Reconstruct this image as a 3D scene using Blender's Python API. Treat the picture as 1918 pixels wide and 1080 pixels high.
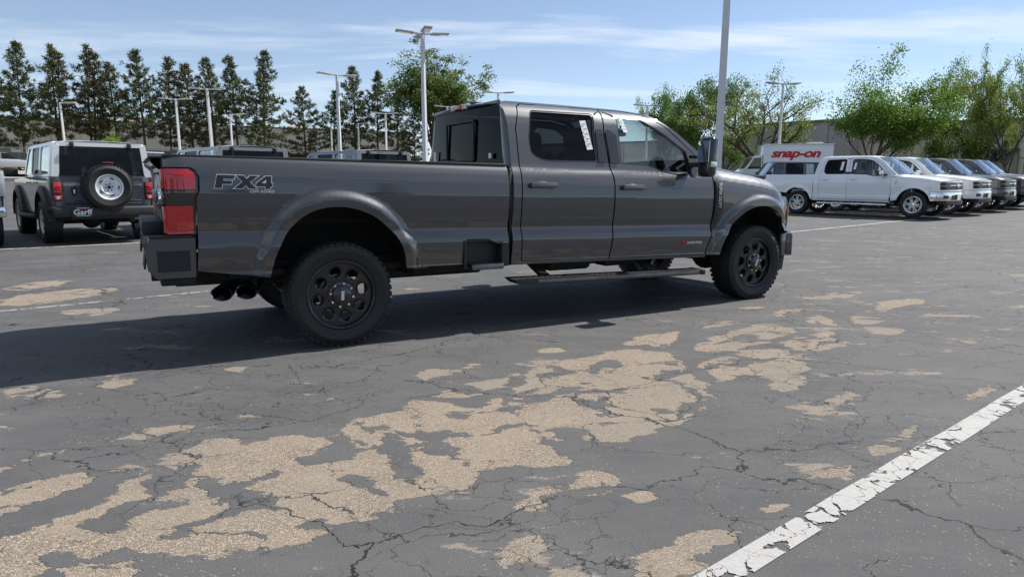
import bpy, bmesh, math, random
import numpy as np
from mathutils import Vector, Matrix
R = math.radians
random.seed(7)
for o in list(bpy.data.objects): bpy.data.objects.remove(o)
sc = bpy.context.scene
col = sc.collection

# ------------------------------------------------------------------ camera
F_PX, PITCH, ROLL, CAM_H = 1278.12, 0.1557, 0.0026, 1.2545
cd = bpy.data.cameras.new('camera'); cam = bpy.data.objects.new('camera', cd); col.objects.link(cam)
cd.sensor_width = 36.0; cd.lens = F_PX/1918*36.0; cd.clip_end = 5000; cd.clip_start = 0.05
_fw = Vector((0, math.cos(PITCH), -math.sin(PITCH))); _up = Vector((0, math.sin(PITCH), math.cos(PITCH))); _rt = Vector((1, 0, 0))
_r = _rt*math.cos(ROLL)+_up*math.sin(ROLL); _u = _up*math.cos(ROLL)-_rt*math.sin(ROLL)
cam.matrix_world = Matrix(((_r.x, _u.x, -_fw.x, 0), (_r.y, _u.y, -_fw.y, 0), (_r.z, _u.z, -_fw.z, CAM_H), (0, 0, 0, 1)))
sc.camera = cam

# ------------------------------------------------------------------ sky and sun
SUN_AZ, SUN_EL = R(31.5), R(48.5)          # azimuth from +X, counter-clockwise
world = bpy.data.worlds.new('World'); sc.world = world; world.use_nodes = True
nt = world.node_tree; nt.nodes.clear()
def N_(nt, typ, **kw):
    n = nt.nodes.new(typ)
    for k, v in kw.items():
        if k.startswith('i_'): n.inputs[k[2:].replace('_', ' ')].default_value = v
        else: setattr(n, k, v)
    return n
sky = N_(nt, 'ShaderNodeTexSky', sky_type='NISHITA', sun_disc=False, sun_elevation=SUN_EL, sun_rotation=math.pi/2-SUN_AZ,
         altitude=1400, air_density=1.0, dust_density=0.25, ozone_density=2.2)
tc = N_(nt, 'ShaderNodeTexCoord')
sep = N_(nt, 'ShaderNodeSeparateXYZ'); nt.links.new(tc.outputs['Generated'], sep.inputs[0])
zc = N_(nt, 'ShaderNodeMath', operation='MAXIMUM'); zc.inputs[1].default_value = 0.0; nt.links.new(sep.outputs['Z'], zc.inputs[0])
za = N_(nt, 'ShaderNodeMath', operation='ADD'); za.inputs[1].default_value = 0.12; nt.links.new(zc.outputs[0], za.inputs[0])
dv = N_(nt, 'ShaderNodeVectorMath', operation='DIVIDE'); nt.links.new(tc.outputs['Generated'], dv.inputs[0])
cb = N_(nt, 'ShaderNodeCombineXYZ'); cb.inputs[2].default_value = 1.0
nt.links.new(za.outputs[0], cb.inputs[0]); nt.links.new(za.outputs[0], cb.inputs[1]); nt.links.new(cb.outputs[0], dv.inputs[1])
mp = N_(nt, 'ShaderNodeMapping'); mp.inputs['Rotation'].default_value = (0, 0, R(-12)); mp.inputs['Scale'].default_value = (0.42, 1.25, 0.4); mp.inputs['Location'].default_value = (1.7, 0.35, 0)
nt.links.new(dv.outputs[0], mp.inputs['Vector'])
n1 = N_(nt, 'ShaderNodeTexNoise'); n1.inputs['Scale'].default_value = 1.15; n1.inputs['Detail'].default_value = 9; n1.inputs['Roughness'].default_value = 0.56; n1.inputs['Distortion'].default_value = 0.55
nt.links.new(mp.outputs[0], n1.inputs['Vector'])
cr = N_(nt, 'ShaderNodeMapRange', interpolation_type='SMOOTHSTEP'); cr.inputs['From Min'].default_value = 0.43; cr.inputs['From Max'].default_value = 0.80; cr.inputs['To Max'].default_value = 0.80
nt.links.new(n1.outputs['Fac'], cr.inputs['Value'])
# thin even veil towards the horizon, the same all the way round
hz = N_(nt, 'ShaderNodeMapRange', interpolation_type='SMOOTHSTEP'); hz.inputs['From Min'].default_value = 0.0; hz.inputs['From Max'].default_value = 0.5; hz.inputs['To Min'].default_value = 0.16; hz.inputs['To Max'].default_value = 0.02
nt.links.new(zc.outputs[0], hz.inputs['Value'])
mx0 = N_(nt, 'ShaderNodeMath', operation='MAXIMUM'); nt.links.new(cr.outputs[0], mx0.inputs[0]); nt.links.new(hz.outputs[0], mx0.inputs[1])
mixc = N_(nt, 'ShaderNodeMix', data_type='RGBA'); nt.links.new(mx0.outputs[0], mixc.inputs['Factor'])
nt.links.new(sky.outputs[0], mixc.inputs['A']); mixc.inputs['B'].default_value = (8.2, 8.5, 9.0, 1)
bg = N_(nt, 'ShaderNodeBackground'); bg.inputs['Strength'].default_value = 0.088
nt.links.new(mixc.outputs['Result'], bg.inputs['Color'])
wo = N_(nt, 'ShaderNodeOutputWorld'); nt.links.new(bg.outputs[0], wo.inputs['Surface'])
sd = bpy.data.lights.new('sun', 'SUN'); sd.energy = 4.8; sd.angle = R(0.53); sd.color = (1.0, 0.955, 0.89)
sun = bpy.data.objects.new('sun', sd); col.objects.link(sun)
sdir = Vector((math.cos(SUN_AZ)*math.cos(SUN_EL), math.sin(SUN_AZ)*math.cos(SUN_EL), math.sin(SUN_EL)))
sun.rotation_euler = sdir.to_track_quat('Z', 'Y').to_euler(); sun.location = (10, 10, 30)
vs = sc.view_settings; vs.view_transform = 'Standard'; vs.look = 'None'; vs.exposure = 0.55; vs.gamma = 1.0; vs.use_curve_mapping = False
sc.cycles.max_bounces = 8; sc.cycles.transparent_max_bounces = 16; sc.cycles.glossy_bounces = 4; sc.cycles.diffuse_bounces = 3; sc.cycles.transmission_bounces = 4
sc.cycles.caustics_reflective = False; sc.cycles.caustics_refractive = False

# ------------------------------------------------------------------ material helpers
MATS = {}
def mat(name, base=(0.5, 0.5, 0.5), rough=0.5, metal=0.0, coat=0.0, spec=0.5, var=0.0, vscale=8.0, bump=0.0, bscale=60.0, emit=None, alpha=None, coat_rough=0.03):
    if name in MATS: return MATS[name]
    m = bpy.data.materials.new(name); m.use_nodes = True; t = m.node_tree; b = t.nodes['Principled BSDF']
    b.inputs['Base Color'].default_value = (*base, 1); b.inputs['Roughness'].default_value = rough; b.inputs['Metallic'].default_value = metal
    b.inputs['Coat Weight'].default_value = coat; b.inputs['Coat Roughness'].default_value = coat_rough; b.inputs['Specular IOR Level'].default_value = spec
    if var or bump:
        c = N_(t, 'ShaderNodeTexCoord'); n = N_(t, 'ShaderNodeTexNoise'); n.inputs['Scale'].default_value = vscale; n.inputs['Detail'].default_value = 5
        t.links.new(c.outputs['Object'], n.inputs['Vector'])
    if var:
        r = N_(t, 'ShaderNodeMapRange'); r.inputs['From Min'].default_value = 0.25; r.inputs['From Max'].default_value = 0.75; r.inputs['To Min'].default_value = 1-var; r.inputs['To Max'].default_value = 1+var
        t.links.new(n.outputs['Fac'], r.inputs['Value'])
        h = N_(t, 'ShaderNodeVectorMath', operation='SCALE'); h.inputs[0].default_value = base; t.links.new(r.outputs[0], h.inputs['Scale']); t.links.new(h.outputs[0], b.inputs['Base Color'])
        rr = N_(t, 'ShaderNodeMapRange'); rr.inputs['From Min'].default_value = 0.3; rr.inputs['From Max'].default_value = 0.7; rr.inputs['To Min'].default_value = max(0.02, rough-var*0.3); rr.inputs['To Max'].default_value = min(1, rough+var*0.3)
        t.links.new(n.outputs['Fac'], rr.inputs['Value']); t.links.new(rr.outputs[0], b.inputs['Roughness'])
    if bump:
        n2 = N_(t, 'ShaderNodeTexNoise'); n2.inputs['Scale'].default_value = bscale; n2.inputs['Detail'].default_value = 4; t.links.new(c.outputs['Object'], n2.inputs['Vector'])
        bp = N_(t, 'ShaderNodeBump'); bp.inputs['Strength'].default_value = bump; bp.inputs['Distance'].default_value = 0.01; t.links.new(n2.outputs['Fac'], bp.inputs['Height']); t.links.new(bp.outputs[0], b.inputs['Normal'])
    MATS[name] = m; return m
def paint(name, base, metal=0.6, rough=0.38):
    """car paint: flake base under a clear coat, a little road dust"""
    if name in MATS: return MATS[name]
    m = mat(name, base, rough, metal, 1.0, 0.5); t = m.node_tree; b = t.nodes['Principled BSDF']; b.inputs['Coat IOR'].default_value = 1.65
    c = N_(t, 'ShaderNodeTexCoord'); n = N_(t, 'ShaderNodeTexNoise'); n.inputs['Scale'].default_value = 2.3; n.inputs['Detail'].default_value = 7; n.inputs['Roughness'].default_value = 0.65
    t.links.new(c.outputs['Object'], n.inputs['Vector'])
    r = N_(t, 'ShaderNodeMapRange'); r.inputs['From Min'].default_value = 0.35; r.inputs['From Max'].default_value = 0.75; r.inputs['To Min'].default_value = 0.02; r.inputs['To Max'].default_value = 0.12
    t.links.new(n.outputs['Fac'], r.inputs['Value']); t.links.new(r.outputs[0], b.inputs['Coat Roughness'])
    return m
def glass(name, tint, refl_rough=0.0, ior=1.5, k=1.6, k0=0.02):
    """thin pane: tinted see-through plus a Fresnel mirror"""
    if name in MATS: return MATS[name]
    m = bpy.data.materials.new(name); m.use_nodes = True; t = m.node_tree; t.nodes.clear()
    o = N_(t, 'ShaderNodeOutputMaterial'); tr = N_(t, 'ShaderNodeBsdfTransparent'); tr.inputs[0].default_value = (*tint, 1)
    g = N_(t, 'ShaderNodeBsdfGlossy'); g.inputs['Roughness'].default_value = refl_rough; g.inputs['Color'].default_value = (1, 1, 1, 1)
    ge = N_(t, 'ShaderNodeNewGeometry'); dp = N_(t, 'ShaderNodeVectorMath', operation='DOT_PRODUCT'); t.links.new(ge.outputs['Normal'], dp.inputs[0]); t.links.new(ge.outputs['Incoming'], dp.inputs[1])
    ab = N_(t, 'ShaderNodeMath', operation='ABSOLUTE'); t.links.new(dp.outputs['Value'], ab.inputs[0]); on = N_(t, 'ShaderNodeMath', operation='SUBTRACT', use_clamp=True); on.inputs[0].default_value = 1.0; t.links.new(ab.outputs[0], on.inputs[1])
    pw = N_(t, 'ShaderNodeMath', operation='POWER'); t.links.new(on.outputs[0], pw.inputs[0]); pw.inputs[1].default_value = 5.0; sk = N_(t, 'ShaderNodeMath', operation='MULTIPLY_ADD'); t.links.new(pw.outputs[0], sk.inputs[0]); sk.inputs[1].default_value = 0.96; sk.inputs[2].default_value = 0.04
    a = N_(t, 'ShaderNodeMath', operation='MULTIPLY_ADD', use_clamp=True); a.inputs[1].default_value = k; a.inputs[2].default_value = k0; t.links.new(sk.outputs[0], a.inputs[0])
    mx = N_(t, 'ShaderNodeMixShader'); t.links.new(a.outputs[0], mx.inputs[0]); t.links.new(tr.outputs[0], mx.inputs[1]); t.links.new(g.outputs[0], mx.inputs[2]); t.links.new(mx.outputs[0], o.inputs[0])
    MATS[name] = m; return m
def leafmat(name, base, var=0.45, trans=0.3, hue=(1.05, 1.05, 0.65)):
    m = bpy.data.materials.new(name); m.use_nodes = True; t = m.node_tree; b = t.nodes['Principled BSDF']; b.inputs['Roughness'].default_value = 0.55; b.inputs['Specular IOR Level'].default_value = 0.3
    g = N_(t, 'ShaderNodeNewGeometry'); r = N_(t, 'ShaderNodeMix', data_type='RGBA'); t.links.new(g.outputs['Random Per Island'], r.inputs['Factor'])
    r.inputs['A'].default_value = (*[c*(1-var) for c in base], 1); r.inputs['B'].default_value = (*[min(1, c*(1+var)*h) for c, h in zip(base, hue)], 1)
    t.links.new(r.outputs['Result'], b.inputs['Base Color'])
    tl = N_(t, 'ShaderNodeBsdfTranslucent'); t.links.new(r.outputs['Result'], tl.inputs[0]); mx = N_(t, 'ShaderNodeMixShader'); mx.inputs[0].default_value = trans
    t.links.new(b.outputs[0], mx.inputs[1]); t.links.new(tl.outputs[0], mx.inputs[2]); t.links.new(mx.outputs[0], t.nodes['Material Output'].inputs[0])
    MATS[name] = m; return m

# ------------------------------------------------------------------ mesh helpers
def tag(o, label=None, cat=None, group=None, kind=None):
    if label: o['label'] = label
    if cat: o['category'] = cat
    if group: o['group'] = group
    if kind: o['kind'] = kind
    return o
def empty(name, loc=(0, 0, 0), rz=0):
    o = bpy.data.objects.new(name, None); col.objects.link(o); o.location = loc; o.rotation_euler = (0, 0, rz); o.empty_display_size = 0.3; return o
def link(name, me, m, parent=None):
    if m is not None and not me.materials: me.materials.append(m)
    o = bpy.data.objects.new(name, me); col.objects.link(o)
    if parent is not None: o.parent = parent
    return o
def raw(name, V, Fc, m, parent=None, smooth=False, normals=None):
    me = bpy.data.meshes.new(name); me.from_pydata([tuple(v) for v in V], [], [tuple(f) for f in Fc])
    if smooth or normals is not None: me.polygons.foreach_set('use_smooth', [True]*len(me.polygons))
    me.update()
    if normals is not None: me.normals_split_custom_set_from_vertices([tuple(n) for n in normals])
    return link(name, me, m, parent)
class MB:
    """collects simple shapes; build() links them as one mesh"""
    def __init__(s): s.bm = bmesh.new()
    def box(s, c, size, rot=None, bev=0.0, seg=2):
        M = Matrix.Translation(c)
        if rot is not None: M = M @ (rot if isinstance(rot, Matrix) else Matrix.Rotation(rot, 4, 'Z'))
        M = M @ Matrix.Diagonal((size[0], size[1], size[2], 1))
        r = bmesh.ops.create_cube(s.bm, size=1.0, matrix=M)
        if bev > 0:
            es = list({e for v in r['verts'] for e in v.link_edges})
            bmesh.ops.bevel(s.bm, geom=es, offset=bev, segments=seg, profile=0.5, affect='EDGES')
        return s
    def bar(s, a, b, w, h=None, bev=0.0):
        a = Vector(a); b = Vector(b); d = b-a; L = d.length; q = d.to_track_quat('X', 'Z').to_matrix().to_4x4()
        M = Matrix.Translation((a+b)/2) @ q @ Matrix.Diagonal((L, w, h or w, 1)); r = bmesh.ops.create_cube(s.bm, size=1.0, matrix=M)
        if bev > 0: bmesh.ops.bevel(s.bm, geom=list({e for v in r['verts'] for e in v.link_edges}), offset=bev, segments=2, profile=0.5, affect='EDGES')
        return s
    def tube(s, a, b, r0, r1=None, n=12, cap=True):
        a = Vector(a); b = Vector(b); d = b-a; r1 = r0 if r1 is None else r1
        M = Matrix.Translation((a+b)/2) @ d.to_track_quat('Z', 'Y').to_matrix().to_4x4()
        bmesh.ops.create_cone(s.bm, cap_ends=cap, segments=n, radius1=r0, radius2=r1, depth=d.length, matrix=M); return s
    def sphere(s, c, r, sc_=(1, 1, 1), n=12):
        M = Matrix.Translation(c) @ Matrix.Diagonal((r*sc_[0], r*sc_[1], r*sc_[2], 1)); bmesh.ops.create_uvsphere(s.bm, u_segments=n, v_segments=max(6, n//2), radius=1, matrix=M); return s
    def lathe(s, prof, axis='Y', c=(0, 0, 0), n=40, closed=False):
        """prof: (radius, along axis)"""
        rings = []
        for r, a in prof:
            ring = []
            for k in range(n):
                t = 2*math.pi*k/n; x, z = r*math.cos(t), r*math.sin(t)
                p = (x, a, z) if axis == 'Y' else ((a, x, z) if axis == 'X' else (x, z, a))
                ring.append(s.bm.verts.new((p[0]+c[0], p[1]+c[1], p[2]+c[2])))
            rings.append(ring)
        m = len(rings)
        for i in range(m if closed else m-1):
            A, B = rings[i], rings[(i+1) % m]
            for k in range(n): s.bm.faces.new((A[k], A[(k+1) % n], B[(k+1) % n], B[k]))
        return s
    def prism(s, pts, d0, d1, axis='Y'):
        """2-D polygon (x,z) pulled along Y (or (y,z) along X, (x,y) along Z)"""
        f = {'Y': lambda p, d: (p[0], d, p[1]), 'X': lambda p, d: (d, p[0], p[1]), 'Z': lambda p, d: (p[0], p[1], d)}[axis]
        A = [s.bm.verts.new(f(p, d0)) for p in pts]; B = [s.bm.verts.new(f(p, d1)) for p in pts]; n = len(pts)
        s.bm.faces.new(A); s.bm.faces.new(B[::-1])
        for i in range(n): s.bm.faces.new((A[i], B[i], B[(i+1) % n], A[(i+1) % n]))
        return s
    def build(s, name, m, parent=None, smooth=None, bevel=0.0):
        bmesh.ops.recalc_face_normals(s.bm, faces=s.bm.faces)
        me = bpy.data.meshes.new(name); s.bm.to_mesh(me); s.bm.free()
        if smooth:
            me.polygons.foreach_set('use_smooth', [True]*len(me.polygons))
            if hasattr(me, 'set_sharp_from_angle'): me.set_sharp_from_angle(angle=R(smooth))
        return link(name, me, m, parent)
def fill2d(outline, holes=(), cuts_s=(), cuts_z=()):
    """flat polygon with holes, cut along grid lines; returns points, faces"""
    bm = bmesh.new(); ed = []
    for loop in [outline]+list(holes):
        vs_ = [bm.verts.new((p[0], p[1], 0)) for p in loop]
        ed += [bm.edges.new((vs_[i], vs_[(i+1) % len(vs_)])) for i in range(len(vs_))]
    bmesh.ops.triangle_fill(bm, edges=ed, use_beauty=True, use_dissolve=False)
    for c in cuts_s: bmesh.ops.bisect_plane(bm, geom=bm.verts[:]+bm.edges[:]+bm.faces[:], dist=1e-5, plane_co=(c, 0, 0), plane_no=(1, 0, 0))
    for c in cuts_z: bmesh.ops.bisect_plane(bm, geom=bm.verts[:]+bm.edges[:]+bm.faces[:], dist=1e-5, plane_co=(0, c, 0), plane_no=(0, 1, 0))
    bm.verts.index_update(); P = [(v.co.x, v.co.y) for v in bm.verts]; Fc = []
    for f in bm.faces:
        i = [v.index for v in f.verts]
        if f.normal.z < 0: i.reverse()
        Fc.append(i)
    B = []
    for e in bm.edges:
        if len(e.link_faces) == 1:
            f = e.link_faces[0]; l = [v.index for v in f.verts]
            if f.normal.z < 0: l.reverse()
            a, b = e.verts[0].index, e.verts[1].index
            if (l.index(a)+1) % len(l) != l.index(b): a, b = b, a
            B.append((a, b))
    bm.free(); return P, Fc, B
def densify(pts, d=0.05):
    out = []
    for i, p in enumerate(pts):
        q = pts[(i+1) % len(pts)]; n = max(1, int(math.hypot(q[0]-p[0], q[1]-p[1])/d))
        out += [(p[0]+(q[0]-p[0])*k/n, p[1]+(q[1]-p[1])*k/n) for k in range(n)]
    return out
def smooth_poly(pts, it=1):
    """corner-cutting, keeps the outline"""
    for _ in range(it):
        o = []
        for i, p in enumerate(pts):
            q = pts[(i+1) % len(pts)]; o += [(p[0]*.78+q[0]*.22, p[1]*.78+q[1]*.22), (p[0]*.22+q[0]*.78, p[1]*.22+q[1]*.78)]
        pts = o
    return pts
def round_poly(pts, r=.03, n=4):
    out = []; m = len(pts)
    for i in range(m):
        a, p, b = Vector(pts[i-1]), Vector(pts[i]), Vector(pts[(i+1) % m]); da = (a-p); db = (b-p); q = min(r, da.length*.45, db.length*.45); s0 = p+da.normalized()*q; s1 = p+db.normalized()*q
        for k in range(n+1): t = k/n; c = s0*(1-t)**2+p*2*t*(1-t)+s1*t*t; out.append((c.x, c.y))
    return out
def offset_poly(pts, d):
    n = len(pts); A = sum(pts[i][0]*pts[(i+1) % n][1]-pts[(i+1) % n][0]*pts[i][1] for i in range(n)); sg = 1 if A > 0 else -1; out = []
    for i in range(n):
        p0, p1, p2 = Vector(pts[i-1]), Vector(pts[i]), Vector(pts[(i+1) % n]); a = (p1-p0).normalized(); b = (p2-p1).normalized()
        na = Vector((a.y, -a.x))*sg; nb = Vector((b.y, -b.x))*sg; m = (na+nb); m = m/max(0.3, m.length_squared)*2 if m.length > 1e-6 else na
        out.append((p1.x+m.x*d, p1.y+m.y*d))
    return out
def frange(a, b, d): return [a+d*i for i in range(int((b-a)/d)+1)]
def side_panel(name, outline, tfun, hw, side, m, parent, holes=(), depth=0.03, step=0.06, inset=0.0, zc=()):
    """sheet-metal panel: outline in (x,z), pushed to y by tfun, with a turned-in edge and exact normals"""
    xs = [p[0] for p in outline]; zs = [p[1] for p in outline]
    P, Fc, B = fill2d(outline, holes, frange(min(xs)+.01, max(xs), step), sorted(frange(min(zs)+.01, max(zs), step*.5)+list(zc)))
    e = 0.004; V = []; Nn = []
    for s, z in P:
        t = tfun(s, z)+inset; ts = (tfun(s+e, z)-tfun(s-e, z))/(2*e); tz_ = (tfun(s, z+e)-tfun(s, z-e))/(2*e)
        n = Vector((ts, -1, tz_)).normalized(); V.append((s, side*(hw-t), z)); Nn.append((n.x, -side*n.y, n.z))
    # faces: (x,z) ccw seen from -y -> outward -y for the right side (side=-1)
    faces = [f if side < 0 else f[::-1] for f in Fc]
    for a, b in B:
        i = len(V); va, vb = V[a], V[b]; dx, dz = P[b][0]-P[a][0], P[b][1]-P[a][1]; L = math.hypot(dx, dz) or 1; nn = (dz/L, 0, -dx/L)
        V += [va, vb, (vb[0], vb[1]-side*depth, vb[2]), (va[0], va[1]-side*depth, va[2])]; Nn += [nn]*4
        faces.append([i, i+3, i+2, i+1] if side < 0 else [i, i+1, i+2, i+3])
    return raw(name, V, faces, m, parent, normals=Nn)
def surf(name, fun, nu, nv, m, parent=None, flip=False, u=(0, 1), v=(0, 1)):
    V = []; Fc = []; Nn = []; e = 1e-3
    for j in range(nv+1):
        for i in range(nu+1):
            a = u[0]+(u[1]-u[0])*i/nu; b = v[0]+(v[1]-v[0])*j/nv; V.append(fun(a, b))
            du = Vector(fun(a+e, b))-Vector(fun(a-e, b)); dv_ = Vector(fun(a, b+e))-Vector(fun(a, b-e)); n = du.cross(dv_); n = n.normalized() if n.length > 1e-12 else Vector((0, 0, 1)); Nn.append(-n if flip else n)
    for j in range(nv):
        for i in range(nu):
            k = j*(nu+1)+i; f = (k, k+1, k+nu+2, k+nu+1); Fc.append(f[::-1] if flip else f)
    return raw(name, V, Fc, m, parent, normals=Nn)
def lerp_tab(tab):
    X = np.array([a for a, b in tab]); Y = np.array([b for a, b in tab])
    # smooth it a little so that reflections flow
    xs = np.linspace(X[0], X[-1], 600); ys = np.interp(xs, X, Y); k = np.hanning(17); k /= k.sum(); yp = np.pad(ys, 8, mode='edge'); ys = np.convolve(yp, k, 'valid')
    return lambda x: float(np.interp(x, xs, ys))
def seg_dist(p, pts):
    """distance to an open polyline"""
    P = np.array(pts); A, B = P[:-1], P[1:]; d = B-A; q = np.array(p)-A; t = np.clip((q*d).sum(1)/np.maximum((d*d).sum(1), 1e-12), 0, 1); c = A+d*t[:, None]
    return float(np.sqrt(((np.array(p)-c)**2).sum(1)).min())
def sstep(a, b, x): t = min(1, max(0, (x-a)/(b-a))); return t*t*(3-2*t)
def text_mesh(name, body, size, m, parent=None, M=None, extrude=0.002, offset=0.0, shear=0.0, spacing=1.0, width=None, height=None):
    """lettering as a mesh lying in local XY, then moved by M (4x4)"""
    cu = bpy.data.curves.new(name, 'FONT'); cu.body = body; cu.size = size; cu.extrude = extrude; cu.offset = offset; cu.shear = shear; cu.space_character = spacing; cu.align_x = 'CENTER'; cu.align_y = 'CENTER'
    to = bpy.data.objects.new(name, cu); col.objects.link(to); bpy.context.view_layer.update()
    me = bpy.data.meshes.new_from_object(to.evaluated_get(bpy.context.evaluated_depsgraph_get())); bpy.data.objects.remove(to)
    co = np.empty(len(me.vertices)*3); me.vertices.foreach_get('co', co); co = co.reshape(-1, 3)
    c0, c1 = co.min(0), co.max(0); co[:, :2] -= ((c0+c1)/2)[:2]
    if width: co[:, 0] *= width/(c1[0]-c0[0])
    if height: co[:, 1] *= height/(c1[1]-c0[1])
    me.vertices.foreach_set('co', co.ravel())
    if M is not None: me.transform(M)
    me.update(); me.materials.clear(); me.name = name
    return link(name, me, m, parent)
def frame_of(o, xd, yd):
    """4x4 whose local X,Y run along xd,yd at o"""
    x = Vector(xd).normalized(); y = Vector(yd).normalized(); z = x.cross(y).normalized()
    return Matrix(((x.x, y.x, z.x, o[0]), (x.y, y.y, z.y, o[1]), (x.z, y.z, z.z, o[2]), (0, 0, 0, 1)))
def plate2d(name, outlines, m, parent, M, extrude=0.01, bevel=0.0):
    """2-D outlines (first = outer, rest holes or islands) filled even-odd, extruded, moved by M"""
    cu = bpy.data.curves.new(name, 'CURVE'); cu.dimensions = '2D'; cu.fill_mode = 'BOTH'; cu.extrude = extrude; cu.bevel_depth = bevel; cu.bevel_resolution = 1
    for pts in outlines:
        sp = cu.splines.new('POLY'); sp.points.add(len(pts)-1); sp.use_cyclic_u = True
        for i, p in enumerate(pts): sp.points[i].co = (p[0], p[1], 0, 1)
    to = bpy.data.objects.new(name, cu); col.objects.link(to); bpy.context.view_layer.update()
    me = bpy.data.meshes.new_from_object(to.evaluated_get(bpy.context.evaluated_depsgraph_get())); bpy.data.objects.remove(to)
    me.transform(M); me.materials.clear(); me.update(); me.name = name
    return link(name, me, m, parent)
def circ(cx, cy, r, n=24): return [(cx+r*math.cos(2*math.pi*k/n), cy+r*math.sin(2*math.pi*k/n)) for k in range(n)]
def copy_tree(o, parent=None, swap=None):
    c = o.copy(); col.objects.link(c)
    if parent is not None: c.parent = parent; c.matrix_parent_inverse = o.matrix_parent_inverse
    if swap and c.type == 'MESH' and len(c.material_slots):
        old = c.data.materials[0]
        if old in swap: c.material_slots[0].link = 'OBJECT'; c.material_slots[0].material = swap[old]
    for ch in KIDS.get(o.name, []): copy_tree(ch, c, swap)
    return c
KIDS = {}
def index_kids():
    KIDS.clear()
    for o in bpy.data.objects:
        if o.parent is not None: KIDS.setdefault(o.parent.name, []).append(o)
def px_ray(px, py): return (_fw+_r*((px-959)/F_PX)-_u*((py-540)/F_PX))
def px_ground(px, py):
    d = px_ray(px, py); t = -CAM_H/d.z; return Vector((0, 0, CAM_H))+d*t
def px_at(px, py, Y):
    d = px_ray(px, py); return Vector((0, 0, CAM_H))+d*(Y/d.y)
# ------------------------------------------------------------------ ground
def interp(x, xs, ys): return float(np.interp(x, xs, ys))
def _gz_arr(X, Y):
    zl = np.interp(Y, [0, 6, 13, 19, 22, 26, 31, 45, 76, 110, 160], [0, 0, .07, .14, .25, .50, .88, 1.55, 2.7, 3.3, 3.6])
    zr = np.interp(Y, [0, 8, 13, 21, 30, 45, 60, 90, 160], [0, 0, .05, .11, .24, .60, 1.0, 1.5, 2.2])
    w = np.clip((X+3)/11.0, 0, 1); w = w*w*(3-2*w); return zl*(1-w)+zr*w
def gz(x, y): return float(_gz_arr(np.array([x]), np.array([y]))[0])
WORN = [
 [(0,1012),(115,968),(165,950),(240,912),(268,878),(350,835),(450,815),(440,838),(475,828),(540,810),(615,816),(650,800),(665,785),(712,780),(780,760),(765,745),(850,755),(960,780),(1000,800),(1062,850),(1060,868),(1010,872),(960,868),(900,885),(890,915),(800,925),(760,933),(755,960),(690,970),(640,985),(590,1012),(530,1020),(445,1036),(370,1050),(300,1042),(250,1048),(240,1085),(-60,1085),(-60,1040)],
 [(958,740),(1005,685),(1058,675),(1158,655),(1193,652),(1278,665),(1278,690),(1318,710),(1335,755),(1318,775),(1278,790),(1178,820),(1088,828),(1123,805),(1043,800),(1060,850),(1000,800),(930,785),(900,765)],
 [(1308,680),(1348,670),(1408,652),(1468,652),(1508,680),(1513,710),(1483,737),(1433,725),(1448,710),(1398,700),(1348,717),(1328,700)],
 [(1283,660),(1318,635),(1388,615),(1438,605),(1508,617),(1458,632),(1408,650),(1338,660)],
 [(1463,640),(1523,622),(1568,620),(1603,650),(1533,657),(1473,652)],
 [(1373,577),(1408,573),(1443,577),(1408,581)], [(1428,595),(1470,577),(1508,578),(1498,588),(1440,598)], [(1500,600),(1530,588),(1570,600),(1580,612),(1530,608)],
 [(1575,590),(1620,590),(1675,602),(1610,610)], [(1608,615),(1660,610),(1710,620),(1650,632)], [(1630,575),(1660,560),(1720,558),(1745,568),(1700,572),(1650,585)],
 [(1485,560),(1550,550),(1620,545),(1610,555),(1560,562)], [(1418,955),(1458,930),(1505,915),(1508,925),(1468,960),(1433,970)],
 [(1505,905),(1548,880),(1598,870),(1593,890),(1533,910)], [(1613,850),(1658,820),(1708,795),(1733,800),(1708,825),(1658,855)],
 [(1153,1085),(1178,1035),(1238,1025),(1298,992),(1413,985),(1358,1020),(1308,1050),(1283,1085)], [(1073,900),(1110,885),(1150,880),(1175,910),(1120,920),(1090,925)],
 [(1180,930),(1210,915),(1225,940),(1200,955)], [(958,945),(1010,915),(1050,915),(1030,945),(970,955)], [(940,1030),(990,1000),(1010,1005),(975,1045),(945,1065)],
 [(-30,885),(60,850),(135,840),(125,850),(60,862),(-30,895)], [(-30,930),(60,900),(130,885),(205,875),(190,890),(110,925),(-30,975)], [(172,832),(250,805),(350,795),(360,802),(290,818),(250,825)],
 [(422,782),(480,772),(478,780),(440,787)], [(408,692),(440,684),(472,688),(460,698),(415,698)], [(585,748),(640,742),(620,752)], [(752,705),(800,692),(848,690),(845,700),(790,716),(760,714)],
 [(805,738),(860,720),(958,700),(970,702),(960,720),(880,745),(815,745)], [(895,752),(958,730),(1000,715),(990,740),(960,762)], [(855,687),(910,678),(880,692)],
 [(1005,655),(1040,647),(1065,650),(1040,662)], [(1155,640),(1200,628),(1278,618),(1275,632),(1240,655),(1210,650)], [(1305,612),(1345,603),(1390,598),(1385,605),(1330,615)],
 [(1515,765),(1560,735),(1610,725),(1605,745),(1550,770)], [(1800,745),(1850,722),(1880,716),(1850,738),(1820,752)], [(0,730),(60,722),(120,735),(90,748),(20,745)],
 [(180,700),(260,705),(240,722),(190,728)], [(0,560),(120,545),(200,540),(230,546),(120,566),(0,578)], [(0,545),(60,530),(150,528),(60,548)], [(100,585),(200,575),(240,580),(160,596)],
]
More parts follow.
